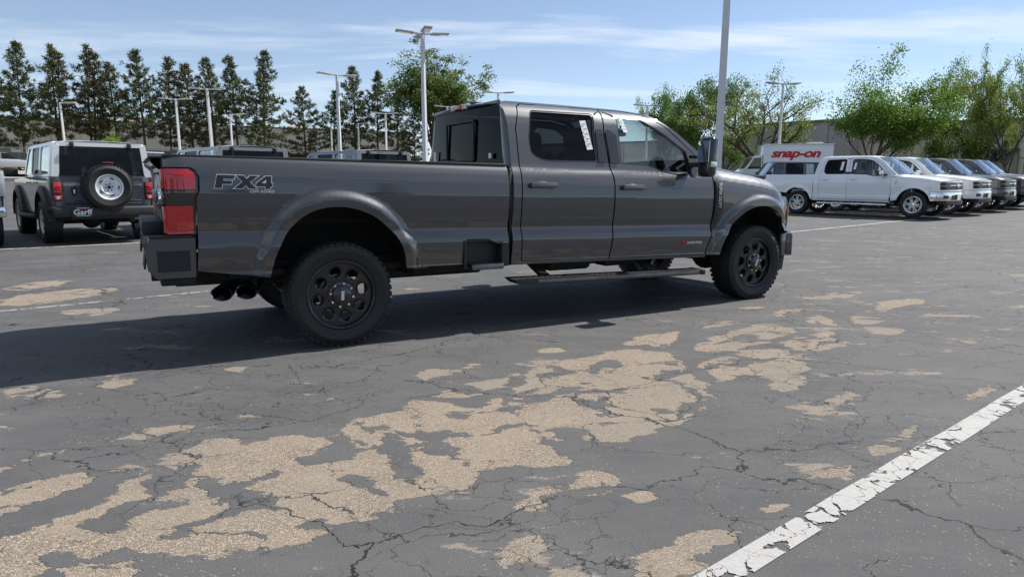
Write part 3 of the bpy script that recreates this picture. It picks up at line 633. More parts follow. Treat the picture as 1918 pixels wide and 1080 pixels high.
BED = [(-1.149, 1.412), (0.2, 1.400), (1.452, 1.386), (1.458, 1.35), (1.440, 0.725), (1.323, 0.739), (1.248, 0.778), (1.055, 0.781), (1.02, 0.752), (1.024, 0.574)]+ARCH_R[5:]+[(-0.983, 0.64), (-0.966, 0.886), (-0.962, 1.135), (-0.938, 1.185), (-0.935, 1.275), (-0.955, 1.322), (-0.985, 1.340), (-1.153, 1.342)]
LIGHT = [(-1.148, 1.334), (-0.988, 1.332), (-0.957, 1.312), (-0.944, 1.272), (-0.949, 1.185), (-0.969, 1.135), (-0.976, 0.893), (-1.148, 0.893)]
FRAME = [(3.75, .495), (1.474, .545), (1.506, 1.38), (1.52, 1.70), (1.505, 1.93), (1.60, 1.955), (2.18, 1.957), (2.54, 1.952), (2.85, 1.942), (3.14, 1.905), (3.29, 1.824), (3.45, 1.728), (3.70, 1.546), (3.855, 1.445), (3.838, 1.334), (3.634, 1.318), (3.657, 1.513), (3.305, 1.792), (3.095, 1.896), (2.85, 1.929), (2.57, 1.930), (2.12, 1.935), (1.705, 1.931), (1.655, 1.903), (1.588, 1.706), (1.581, 1.324), (1.570, 1.071), (1.570, .568), (3.742, .520)]
RDOOR = [(1.664, 1.898), (1.711, 1.923), (2.124, 1.927), (2.562, 1.922), (2.528, 1.694), (2.546, 1.42), (2.565, 1.273), (2.556, 0.855), (2.516, 0.552), (1.579, 0.576), (1.580, 1.071), (1.591, 1.324), (1.598, 1.706)]
RWIN = [(1.768, 1.874), (2.464, 1.876), (2.423, 1.69), (2.423, 1.423), (1.874, 1.424), (1.783, 1.445), (1.714, 1.494), (1.704, 1.618)]
FDOOR = [(2.577, 1.920), (2.844, 1.919), (3.089, 1.886), (3.297, 1.782), (3.647, 1.508), (3.623, 1.308), (3.823, 1.318), (3.820, 1.16), (3.807, 0.745), (3.744, 0.584), (3.738, 0.529), (2.530, 0.552), (2.570, 0.855), (2.579, 1.273), (2.560, 1.42), (2.542, 1.694)]
FWIN = [(2.712, 1.870), (3.002, 1.852), (3.258, 1.72), (3.517, 1.560), (3.560, 1.330), (3.400, 1.312), (3.231, 1.330), (3.084, 1.384), (2.981, 1.402), (2.687, 1.414)]
FEND = [(3.842, 1.32), (3.855, 1.413), (4.0, 1.395), (4.2, 1.371), (4.55, 1.329), (4.80, 1.283), (4.95, 1.224), (5.02, 1.155), (5.035, 0.908), (5.013, 0.722)]+ARCH_F[5:]+[(3.754, .518), (3.760, .583), (3.820, .745), (3.836, 1.16)]
VENT = [(3.850, 1.262), (3.937, 1.246), (3.948, 0.959), (3.88, 0.796), (3.800, 0.745), (3.836, 0.934), (3.848, 1.149)]
CREASE = [0.60, 0.61, 0.79, 0.81, 0.83, 0.85, 0.87, 0.885, 1.37, 1.38, 1.39]
def project(o, tfun, hw, side, lift):
    me_ = o.data
    for v in me_.vertices: v.co.y = side*(hw-tfun(v.co.x, v.co.z)+lift)
    me_.update(); return o
def decal_plate(name, loops, m, parent, side, lift, tfun=tH, hw=HW):
    P, Fc, B = fill2d(loops[0], loops[1:]); V = [(p[0], side*(hw-tfun(*p)+lift), p[1]) for p in P]
    return raw(name, V, [f if side < 0 else f[::-1] for f in Fc], m, parent)
def to_side(cx, cz, side): return frame_of((cx, 0, cz), (1 if side < 0 else -1, 0, 0), (0, 0, 1))
for sd_ in (-1, 1):
    bedp = side_panel('bed_side', densify(BED, .06), tH, HW, sd_, PAINT_GREY, truck, depth=.05, zc=CREASE, step=.032)
    ca = MB()
    for a, b in zip(((-1.15, 1.416), (0.2, 1.404)), ((0.2, 1.404), (1.45, 1.390))): ca.bar((a[0], sd_*(HW-.115), a[1]), (b[0], sd_*(HW-.115), b[1]), .09, .022, .006)
    ca.build('rail_cap', BLACK, truck, smooth=40)
    side_panel('cab_frame', densify(FRAME, .08), tH, HW, sd_, PAINT_GREY, truck, depth=.06, zc=CREASE, inset=.001)
    for nm, outl, win, hx, hz_, gl in (('rear_door', RDOOR, RWIN, 1.785, 1.222, GLASS_R), ('front_door', FDOOR, FWIN, 2.780, 1.200, GLASS_F)):
        wn_ = round_poly(win, .045)
        dr = side_panel(nm, densify(outl, .08), tH, HW, sd_, PAINT_GREY, truck, holes=[wn_], depth=.035, zc=CREASE)
        side_panel('window_trim', offset_poly(wn_, .004), tH, HW, sd_, GLOSSBLK, dr, holes=[offset_poly(wn_, -.016)], depth=.02, inset=.006, step=.12)
        side_panel('window_glass', offset_poly(wn_, -.004), tH, HW, sd_, gl, dr, depth=.003, inset=.014, step=.12)
        yb = HW-tH(hx, hz_)
        h = MB(); h.box((hx, sd_*(yb+.030), hz_), (.265, .022, .046), Matrix.Rotation(R(1.0), 4, 'Y'), .009); h.box((hx-.11, sd_*(yb+.012), hz_), (.03, .03, .036), bev=.005); h.box((hx+.11, sd_*(yb+.012), hz_), (.03, .03, .036), bev=.005)
        h.build('door_handle', mat('satin_handle', (.16, .165, .18), .22, metal=.8), dr, smooth=40)
        cupm = MB(); cupm.sphere((hx, sd_*(yb-.006), hz_-.012), .05, (1.7, .16, .9)); cupm.build('handle_cup', DASH, dr, smooth=60)
        if nm == 'rear_door' and sd_ < 0:
            decal_plate('window_sticker', [[(2.285, 1.800), (2.352, 1.806), (2.392, 1.545), (2.324, 1.538)]], PAPER, dr, sd_, -.004)
            for k in range(5): z0 = 1.775-.045*k; x0 = 2.300+.0075*k; decal_plate('sticker_print', [[(x0, z0), (x0+.04, z0+.004), (x0+.042, z0-.008), (x0+.002, z0-.012)]], INK, dr, sd_, -.0015)
        if nm == 'front_door' and sd_ < 0:
            decal_plate('window_sticker', [[(2.752, 1.838), (2.800, 1.838), (2.822, 1.715), (2.774, 1.713)]], PAPER, dr, sd_, -.004)
            for k in range(4): z0 = 1.825-.026*k; x0 = 2.762+.005*k; decal_plate('sticker_print', [[(x0, z0), (x0+.032, z0), (x0+.034, z0-.007), (x0+.002, z0-.007)]], INK, dr, sd_, -.0015)
    # black pillar strips between the door windows
    decal_plate('pillar_trim', [[(2.478, 1.880), (2.545, 1.905), (2.522, 1.694), (2.536, 1.425), (2.432, 1.425), (2.436, 1.69)]], GLOSSBLK, truck, sd_, .009)
    decal_plate('pillar_trim', [[(2.590, 1.905), (2.695, 1.872), (2.672, 1.64), (2.676, 1.418), (2.566, 1.425), (2.552, 1.694)]], GLOSSBLK, truck, sd_, .009)
    fen = side_panel('front_fender', densify(FEND, .06), tH, HW, sd_, PAINT_GREY, truck, depth=.05, zc=CREASE, step=.032)
    vt = side_panel('fender_vent', densify(VENT, .06), tH, HW, sd_, BLACK, fen, depth=.02, inset=-.012)
    lv = MB()
    for k in range(7): z = .80+.026*k; lv.bar((3.838+.004*k, sd_*(HW-tH(3.88, z)+.014), z), (3.885+.008*k, sd_*(HW-tH(3.90, z)+.014), z-.008), .008, .010)
    lv.build('vent_louvres', GLOSSBLK, fen)
    M_ = frame_of((3.893, sd_*(HW-tH(3.89, 1.1)+.017), 1.115), (0, 0, -1 if sd_ < 0 else 1), (1, 0, 0)) if sd_ < 0 else frame_of((3.893, HW-tH(3.89, 1.1)+.017, 1.115), (0, 0, -1), (-1, 0, 0))
    text_mesh('vent_lettering', 'SUPER DUTY', .05, CHROME, fen, M_, .003, .001, width=.255, height=.040)
    # tail light
    tl = side_panel('tail_light', densify(LIGHT, .05), tH, HW, sd_, GLOSSBLK, truck, depth=.14, inset=-.004)
    RL = lambda z: np.interp(z, [.893, 1.135, 1.185, 1.272, 1.312, 1.334], [-.994, -.986, -.966, -.960, -.972, -1.01])
    for z0, z1, mm, nm in ((1.195, 1.330, RED, 'upper_lens'), (1.092, 1.188, SMOKE, 'middle_lens'), (.897, 1.085, RED, 'lower_lens')):
        zz = [z0+(z1-z0)*k/5 for k in range(6)]
        side_panel(nm, [(-1.150, z0)]+[(float(RL(z)), z) for z in zz]+[(-1.150, z1)], tH, HW, sd_, mm, tl, depth=.012, inset=-.013, step=.04)
        wr = MB(); wr.box((-1.158, sd_*(HW-.115), (z0+z1)/2), (.022, .15, (z1-z0)*.97), bev=.005); wr.build('lens_return', mm, tl, smooth=40)
    for k in range(4): side_panel('lens_rib', [(-1.10, 1.225+.022*k), (-1.03, 1.225+.022*k), (-1.03, 1.233+.022*k), (-1.10, 1.233+.022*k)], tH, HW, sd_, RED, tl, depth=.004, inset=-.0165, step=.05)
    # lining of the wheel wells
    for cx, top in ((0.0, 1.06), (4.44, 1.01)):
        def well(u, v, cx=cx, top=top): a = math.pi*u; return (cx+.60*math.cos(a), sd_*(HW-.06-.50*v), .50+(top-.47)*max(0, math.sin(a))**.8)
        surf('wheel_well', well, 24, 3, LINER, truck, u=(.0, 1.0), v=(0, 1))
        wb = MB(); wb.box((cx, sd_*(HW-.575), .80), (1.24, .02, .56)); wb.build('wheel_well', LINER, truck)
    # tow mirror
    mr = MB(); mr.box((3.475, sd_*(HW+.230), 1.485), (.12, .165, .375), Matrix.Rotation(R(-sd_*8), 4, 'Z') @ Matrix.Rotation(R(4), 4, 'Y'), .045, 4); mir = mr.build('door_mirror', GLOSSBLK, truck, smooth=50)
    ar = MB(); ar.bar((3.56, sd_*(HW-.09), 1.42), (3.50, sd_*(HW+.19), 1.415), .06, .045, .012); ar.bar((3.56, sd_*(HW-.09), 1.50), (3.50, sd_*(HW+.19), 1.485), .05, .035, .010); ar.build('mirror_arm', BLACK, mir, smooth=40)
    mg = MB(); mg.box((3.412, sd_*(HW+.232), 1.535), (.006, .13, .20), Matrix.Rotation(R(-sd_*8), 4, 'Z') @ Matrix.Rotation(R(4), 4, 'Y'), .002); mg.box((3.420, sd_*(HW+.232), 1.375), (.006, .12, .085), Matrix.Rotation(R(-sd_*8), 4, 'Z') @ Matrix.Rotation(R(4), 4, 'Y'), .002); mg.build('mirror_glass', MIRROR, mir)
    ms_ = MB(); ms_.box((3.470, sd_*(HW+.312), 1.415), (.085, .014, .05), Matrix.Rotation(R(-sd_*8), 4, 'Z'), .006); ms_.build('turn_signal', CLEAR, mir, smooth=40)
    decal_plate('mirror_sail', [[(3.515, 1.572), (3.640, 1.502), (3.618, 1.312), (3.555, 1.312)]], BLACK, mir, sd_, .010)
    # running board
    rb = MB(); rb.prism([(1.44, .432), (3.60, .384), (3.60, .340), (1.66, .372), (1.50, .385)], sd_*(HW+.095), sd_*(HW-.09)); rbo = rb.build('running_board', BLACK, truck)
    st_ = MB(); st_.bar((1.68, sd_*(HW+.097), .402), (3.56, sd_*(HW+.097), .364), .006, .026, .002); st_.build('step_edge', STEEL, rbo)
    tr_ = MB()
    for k in range(34): x = 1.52+k*.06; tr_.box((x, sd_*(HW+.015), .4325-(x-1.44)*.0222), (.022, .14, .008))
    tr_.build('step_tread', CHASSIS, rbo)
    ec = MB(); ec.box((3.615, sd_*(HW+.005), .362), (.05, .20, .052), bev=.008); ec.build('end_cap', BLACK, rbo, smooth=40)
    for q0, q1, q2, q3, q4, q5 in ((1.86, .40, 1.80, .56, .10, .03), (3.1, .375, 3.05, .54, .12, .03)): bk = MB(); bk.bar((q0, sd_*(HW-.05), q1), (q2, sd_*(HW-.32), q3), q4, q5); bk.build('board_bracket', CHASSIS, rbo)
    # box side step behind the cab
    bs = MB(); bs.box((1.225, sd_*(HW-.11), .655), (.42, .02, .23)); bs.box((1.028, sd_*(HW-.05), .655), (.016, .12, .23)); bs.box((1.225, sd_*(HW-.06), .768), (.36, .10, .014)); bs.box((1.405, sd_*(HW-.045), .645), (.07, .11, .21), bev=.01); bso = bs.build('box_step', BLACK, truck)
    b2 = MB(); b2.box((1.225, sd_*(HW-.02), .548), (.30, .12, .05), bev=.010); b2.build('step_pad', STEEL, bso, smooth=40)
    # headlight and corner of the front bumper
    hl = MB(); hl.prism([(4.96, 1.10), (5.03, 1.09), (5.075, 1.02), (5.09, .93), (5.065, .735), (5.00, .735)], sd_*(HW-.118), sd_*(HW-.36)); hlo = hl.build('headlight', CLEAR, truck)
    am = MB(); am.box((5.050, sd_*(HW-.112), .92), (.016, .02, .17)); am.build('side_marker', AMBER, hlo)
if True:
    sd_ = -1
    # FX4 decal
    X0, Z0, X1, Z1 = -0.845, 1.204, -0.462, 1.294
    def mapl(pts): return [(X0+(X1-X0)*p[0], Z0+(Z1-Z0)*p[1]-.010*p[0]) for p in pts]
    LF = [(0, 0), (.055, 1), (.355, 1), (.335, .72), (.16, .72), (.15, .56), (.30, .56), (.285, .32), (.135, .32), (.118, 0)]
    LX = [(.325, 0), (.475, .52), (.365, 1), (.50, 1), (.545, .74), (.615, 1), (.755, 1), (.60, .50), (.715, 0), (.575, 0), (.528, .27), (.465, 0)]
    L4 = [(.86, 0), (.868, .20), (.70, .20), (.715, .45), (.885, 1), (.985, 1), (.968, .45), (1.0, .45), (.985, .20), (.955, .20), (.945, 0)]
    H4 = [(.80, .45), (.878, .45), (.888, .74)]
    for Lp, H_ in ((LF, None), (LX, None), (L4, H4)):
        o_ = mapl(Lp); loops = [offset_poly(o_, .0045)]
        decal_plate('decal_letter', loops, SILVER, truck, sd_, .0025); decal_plate('decal_fill', [o_], DECALBLK, truck, sd_, .0045)
        if H_: decal_plate('decal_fill', [mapl(H_)], SILVER, truck, sd_, .006)
    t_ = text_mesh('decal_lettering', 'OFF ROAD', .03, SILVER, truck, to_side(-.535, 1.178, -1), 0, .0008, .2, 1.1, width=.165, height=.016); project(t_, tH, HW, -1, .003)
    t_ = text_mesh('engine_badge', '6.7L', .05, DECALRED, truck, to_side(3.405, .655, -1), 0, .0016, .25, width=.13, height=.046); project(t_, tH, HW, -1, .004)
    t_ = text_mesh('engine_badge', 'POWER STROKE', .03, SILVER, truck, to_side(3.575, .652, -1), 0, .0012, .25, width=.20, height=.026); project(t_, tH, HW, -1, .004)
# roof, glass, hood, nose
ROOFZ = lambda x: interp(x, [1.475, 1.505, 1.60, 2.18, 2.54, 2.85, 3.14, 3.2], [1.922, 1.929, 1.954, 1.956, 1.951, 1.941, 1.904, 1.87])
def roof_f(u, v):
    x = 1.475+u*(3.10-1.475); w = HW-tH(x, ROOFZ(x))+.001; y = (2*v-1); z = ROOFZ(x)
    return (x+.10*(1-y*y)*sstep(2.7, 3.1, x)-.05*(1-y*y)*sstep(1.75, 1.475, x), y*w, z+.026*(1-y*y))
roof = surf('roof', roof_f, 36, 28, PAINT_GREY, truck)
def ws_f(u, v):
    y = 2*u-1; x = 3.09+v*(3.87-3.09); z = 1.915+(1.425-1.915)*v+.03*math.sin(math.pi*v); w = (HW-.27)+.155*v
    return (x+.16*(1-y*y), y*w, z+.012*(1-y*y))
surf('windscreen', ws_f, 20, 12, GLASS_W, truck, flip=True)
def rw_f(u, v):
    y = 2*u-1; z = 1.33+v*(1.905-1.33); w = HW-np.interp(z, [1.33, 1.905], [.165, .275]); return (1.495-.035*(1-y*y)*1.0-.015*(1-v), y*w, z)
rw = surf('rear_window', rw_f, 16, 10, GLASS_R, truck, flip=True)
def hd_f(u, v): a = Vector(roof_f(0, u)); b = Vector(rw_f(u, 1.0)); q = a.lerp(b, v); return (q.x-.012*math.sin(math.pi*v), q.y, q.z)
surf('roof_header', hd_f, 16, 5, PAINT_GREY, truck, flip=True)
for s_ in (-1, 1):
    def cp_f(u, v):
        z = 1.33+.575*v; b = Vector(rw_f(0 if s_ < 0 else 1, v)); xf = interp(z, [1.33, 1.38, 1.70, 1.93], [1.503, 1.506, 1.52, 1.506]); a = Vector((xf, s_*(HW-tH(xf, z)), z)); q = a.lerp(b, u); return (q.x-.012*math.sin(math.pi*u), q.y-s_*-.006*math.sin(math.pi*u), q.z)
    surf('rear_pillar', cp_f, 5, 14, PAINT_GREY, truck, flip=(s_ > 0))
sl = MB()
for (a, b) in (((-.30, 1.44), (-.30, 1.80)), ((.30, 1.44), (.30, 1.80)), ((-.30, 1.80), (.30, 1.80)), ((-.30, 1.44), (.30, 1.44))): sl.bar((1.444, a[0], a[1]), (1.444, b[0], b[1]), .022, .022, .005)
sl.build('slider_frame', BLACK, rw)
for q in (((1.445, -.62, 1.475), (.003, .05, .045)), ((1.445, .62, 1.50), (.003, .06, .10))): nt_ = MB(); nt_.box(*q); nt_.build('window_note', PAPER, rw)
bl = MB()
for s_ in (-1, 1): bl.prism([(1.50, 1.0), (1.50, 1.36), (1.475, 1.36), (1.475, .56), (1.50, .56)], s_*(HW-.05), s_*(HW-.20))
bl.box((1.492, 0, .98), (.02, 1.80, .72)); bl.box((1.497, 0, 1.925), (.03, 1.40, .05), bev=.008); bl.build('cab_back', PAINT_GREY, truck)
tb = MB(); tb.box((1.452, 0, 1.938), (.05, .36, .050), bev=.012); tbo = tb.build('brake_light', CLEAR, truck, smooth=40)
t2 = MB(); t2.box((1.440, 0, 1.938), (.05, .15, .046), bev=.01); t2.build('red_centre', RED, tbo, smooth=40)
an = MB(); an.box((1.70, .12, 1.995), (.20, .09, .045), bev=.018, seg=3); an.build('roof_antenna', GLOSSBLK, truck, smooth=50)
def hood_f(u, v):
    x = 3.80+u*(5.035-3.80); y = 2*v-1; xx = min(x, 5.035); w = HW-tH(xx, HOODZ(xx)-.004)
    a = abs(y); dome = .034*(1-a**3)+.024*sstep(.75, .55, a)*sstep(5.05, 4.75, x)
    bulge = .20*(1-y*y)*sstep(4.5, 5.035, x)
    return (x+bulge+.10*(1-y*y)*sstep(4.1, 3.80, x), y*w, HOODZ(x)+dome*sstep(5.10, 4.85, x)+.01*sstep(5.1, 4.9, x)*(1-a))
surf('hood', hood_f, 44, 48, PAINT_GREY, truck)
def nose_f(u, v):
    y = 2*u-1; z = 1.135+(.70-1.135)*v; w = HW-.105; return (5.035+.20*(1-y*y)+.03*math.sin(math.pi*v), y*w, z+.02*(1-v)*(1-abs(y)**3))
nose = surf('grille', nose_f, 20, 10, GLOSSBLK, truck, flip=True)
gb = MB()
for k in range(4):
    z = .80+.09*k
    for i in range(12):
        y0, y1 = -.55+i*.0917, -.55+(i+1)*.0917; gb.bar((5.075+.20*(1-(y0/.87)**2), y0, z), (5.075+.20*(1-(y1/.87)**2), y1, z), .02, .035)
gb.build('grille_bar', BLACK, nose)
fb = MB()
for i in range(16):
    y0, y1 = -.955+i*.1194, -.955+(i+1)*.1194; f = lambda y: 5.075+.20*(1-(y/.95)**2)-(.09 if abs(y) > .9 else 0)
    fb.bar((f(y0), y0, .575), (f(y1), y1, .575), .10, .25, .02)
for s_ in (-1, 1): fb.box((4.965, s_*(HW-.055), .575), (.20, .06, .25), Matrix.Rotation(R(s_*-14), 4, 'Z'), .02)
fb.build('front_bumper', PAINT_DARK, truck, smooth=40)
ad_ = MB(); ad_.box((4.93, -(HW-.12), .385), (.05, .16, .18), Matrix.Rotation(R(10), 4, 'Y')); ad_.box((4.93, (HW-.12), .385), (.05, .16, .18), Matrix.Rotation(R(10), 4, 'Y')); ad_.box((5.10, 0, .42), (.05, 1.5, .10)); ad_.build('air_dam', BLACK, truck)
# tailgate, bumper, exhaust
def tg_f(u, v):
    y = (2*u-1)*.845; z = .90+.512*v; return (-1.168-.006*math.cos(u*math.pi-math.pi/2)-.060*sstep(.80, .97, v)+.022*sstep(.35, .20, v)+.018*sstep(.93, 1.0, v), y, z)
tg = surf('tailgate', tg_f, 16, 40, PAINT_GREY, truck, flip=True)
tb_ = MB(); tb_.box((-1.125, 0, 1.15), (.07, 1.69, .50)); tb_.box((-1.165, 0, 1.408), (.13, 1.70, .014), bev=.004); tb_.build('tailgate_core', BLACK, tg)
em = MB(); em.lathe([(.001, -1.190), (.105, -1.190), (.115, -1.182)], axis='X', c=(0, 0, 1.13), n=28); eo = em.build('tailgate_emblem', BLUE, tg, smooth=30)
for v in eo.data.vertices: v.co.z = 1.13+(v.co.z-1.13)*.5; v.co.y *= 1.25
rbp = MB(); rbp.prism([(-.985, .868), (-1.255, .872), (-1.295, .80), (-1.285, .66), (-1.235, .60), (-.995, .60)], -.955, .955); rbo = rbp.build('rear_bumper', PAINT_DARK, truck)
for s_ in (-1, 1):
    pd = MB(); pd.box((-1.125, s_*.957, .715), (.20, .008, .14), bev=.002); pd.box((-1.135, s_*.90, .878), (.26, .14, .018), bev=.004)
    pd.box((-1.292, s_*.66, .72), (.012, .40, .12), Matrix.Rotation(R(8), 4, 'Y')); pd.build('bumper_step', CHASSIS, rbo)

up = MB(); up.box((-1.225, 0, .915), (.15, 1.12, .10), bev=.02); up.build('bumper_pad', BLACK, rbo, smooth=40)
lw = MB(); lw.box((-1.10, -.50, .565), (.22, .70, .06), bev=.01); lw.box((-1.10, .50, .565), (.22, .70, .06), bev=.01); lw.box((-1.17, 0, .52), (.16, .10, .10), bev=.01); lw.build('tow_hitch', CHASSIS, rbo, smooth=40)
for x in (-.815, -.645):
    ax = Vector((-.42, -.88, -.14)).normalized(); c = Vector((x, -HW+.30, .428)); e_ = MB()
    e_.lathe([(.060, -.30), (.078, -.05), (.082, -.004), (.080, .0), (.073, -.006), (.055, -.28)], axis='Z', n=28)
    for v_ in e_.bm.verts: v_.co.y *= .70
    xa = Vector((0, 0, 1)).cross(ax).normalized(); ya = ax.cross(xa); Mx = Matrix(((xa.x, ya.x, ax.x, c.x), (xa.y, ya.y, ax.y, c.y), (xa.z, ya.z, ax.z, c.z), (0, 0, 0, 1)))
    bmesh.ops.transform(e_.bm, matrix=Mx, verts=e_.bm.verts[:]); eo = e_.build('exhaust_tip', mat('dark_chrome', (.42, .43, .45), .12, metal=1.0), truck, smooth=40)
    i_ = MB(); i_.tube(c-ax*.27, c-ax*.25, .05, .05, 16); i_.build('exhaust_bore', LINER, eo)
ep = MB(); ep.tube((-.50, -.30, .47), (.9, -.45, .52), .05, .05, 12); ep.tube((-.66, -.43, .45), (-.45, -.28, .47), .07, .055, 12); ep.build('exhaust_pipe', STEEL, truck, smooth=40)
# bed and chassis
bd = MB(); bd.box((.15, 0, .93), (2.56, .86, .04)); bd.box((-.87, 0, .932), (.50, 1.84, .03)); bd.box((1.02, 0, .932), (.80, 1.84, .03)); bd.box((1.44, 0, 1.15), (.03, 1.80, .44))
for s_ in (-1, 1): bd.box((.15, s_*(HW-.145), 1.255), (2.56, .03, .27)); bd.box((0, s_*(HW-.34), 1.105), (1.30, .48, .02)); bd.box((0, s_*(HW-.572), 1.02), (1.30, .02, .19)); bd.box((-.63, s_*(HW-.34), 1.02), (.02, .48, .19)); bd.box((.63, s_*(HW-.34), 1.02), (.02, .48, .19))
bd.box((-1.06, 0, .80), (.16, 1.86, .36)); bd.build('cargo_bed', CHASSIS, truck)
ch = MB()
for s_ in (-1, 1): ch.box((1.9, s_*.43, .555), (6.0, .09, .16)); ch.box((0, s_*.60, .56), (1.5, .08, .05)); ch.tube((-.25, s_*.35, .45), (-.55, s_*.40, .85), .03, .03, 10)
ch.box((2.6, 0, .60), (2.3, 1.70, .06)); ch.box((.95, .1, .52), (1.0, 1.1, .20), bev=.03); ch.box((2.9, 0, .50), (1.1, .55, .20), bev=.05); ch.box((4.45, 0, .75), (.9, 1.0, .5), bev=.05); ch.box((2.35, -.42, .47), (.5, .30, .14), bev=.04); ch.box((2.98, -.45, .475), (.40, .22, .13), bev=.03)
for cx in (0, 4.47): ch.tube((cx, -.80, .405), (cx, .80, .405), .06, .06, 14); ch.sphere((cx, .05 if cx == 0 else -.25, .41), .17, (1, .9, .9), 16)
ch.tube((0, 0, .46), (2.6, 0, .50), .045, .045, 12); ch.box((-.62, 0, .56), (.10, 1.2, .10)); ch.build('chassis', CHASSIS, truck)
# cabin
ci = MB(); ci.box((2.55, 0, .655), (2.1, 1.72, .05)); ci.box((3.60, 0, 1.17), (.46, 1.62, .36), bev=.07, seg=3); ci.box((2.62, -.80, .95), (2.0, .03, .75)); ci.box((2.62, .80, .95), (2.0, .03, .75)); ci.box((3.02, 0, .93), (.60, .22, .40), bev=.04); ci.build('dashboard', DASH, truck, smooth=40)
for y in (-.40, .40):
    s1 = MB(); s1.box((2.86, y, .93), (.55, .54, .20), bev=.06, seg=3); s1.box((2.58, y, 1.24), (.19, .52, .66), Matrix.Rotation(R(-12), 4, 'Y'), .06, 3); so = s1.build('front_seat', SEAT, truck, smooth=50)
    s2 = MB(); s2.box((2.485, y, 1.665), (.11, .28, .20), Matrix.Rotation(R(-8), 4, 'Y'), .045, 3); s2.bar((2.50, y-.06, 1.50), (2.49, y-.06, 1.62), .014); s2.bar((2.50, y+.06, 1.50), (2.49, y+.06, 1.62), .014); s2.build('headrest', SEAT, so, smooth=50)
s3 = MB(); s3.box((1.98, 0, .93), (.50, 1.42, .20), bev=.06, seg=3); s3.box((1.68, 0, 1.22), (.16, 1.42, .62), Matrix.Rotation(R(-8), 4, 'Y'), .05, 3); so = s3.build('rear_bench', SEAT, truck, smooth=50)
for y in (-.45, 0, .45): s4 = MB(); s4.box((1.645, y, 1.60), (.10, .26, .16), bev=.04, seg=3); s4.build('headrest', SEAT, so, smooth=50)
sw = MB()
for k in range(24):
    a, b = 2*math.pi*k/24, 2*math.pi*(k+1)/24; f = lambda t: Vector((3.22-.07*math.sin(t), .40+.19*math.cos(t), 1.26+.175*math.sin(t))); sw.tube(f(a), f(b), .016, .016, 8)
sw.bar((3.235, .24, 1.25), (3.235, .56, 1.25), .03, .05); sw.tube((3.23, .40, 1.25), (3.45, .40, 1.18), .03, .03, 10); sw.build('steering_wheel', DASH, truck, smooth=50)
im = MB(); im.box((3.33, 0, 1.77), (.03, .26, .075), bev=.012); im.bar((3.34, 0, 1.80), (3.38, 0, 1.86), .014); im.build('rear_view_mirror', DASH, truck, smooth=40)
for s_ in (-1, 1): put_wheel('hero', truck, 0, s_*HW, .397, s_, R(11)); put_wheel('hero', truck, 4.47, s_*HW, .397, s_, R(30))
# ------------------------------------------------------------------ half-ton pickups (right row)
def arc(cx, cz, r, a0, a1, n=18): return [(cx+r*math.cos(R(a0+(a1-a0)*k/n)), cz+r*math.sin(R(a0+(a1-a0)*k/n))) for k in range(n+1)]
BUMPER = mat('bumper_chrome', (0.72, 0.73, 0.74), 0.12, metal=1.0)
HEADL = mat('dark_headlight', (0.012, 0.012, 0.013), 0.30)
T_P = lerp_tab([(.42, .07), (.52, .03), (.60, .016), (.68, .022), (.80, .016), (.95, .002), (1.1, .004), (1.22, .022), (1.30, .046), (1.35, .070), (1.42, .088), (1.6, .135), (1.8, .195), (1.9, .245), (1.95, .33)])
def tP(s, z):
    t = T_P(z)
    if s > 4.1: t += .75*(s-4.1)**2
    for cx in (0, 3.69):
        if abs(s-cx) < .66: d = math.hypot(s-cx, z-.42)-.49; t -= .03*(1-sstep(.03, .09, max(0, d)))
    return t
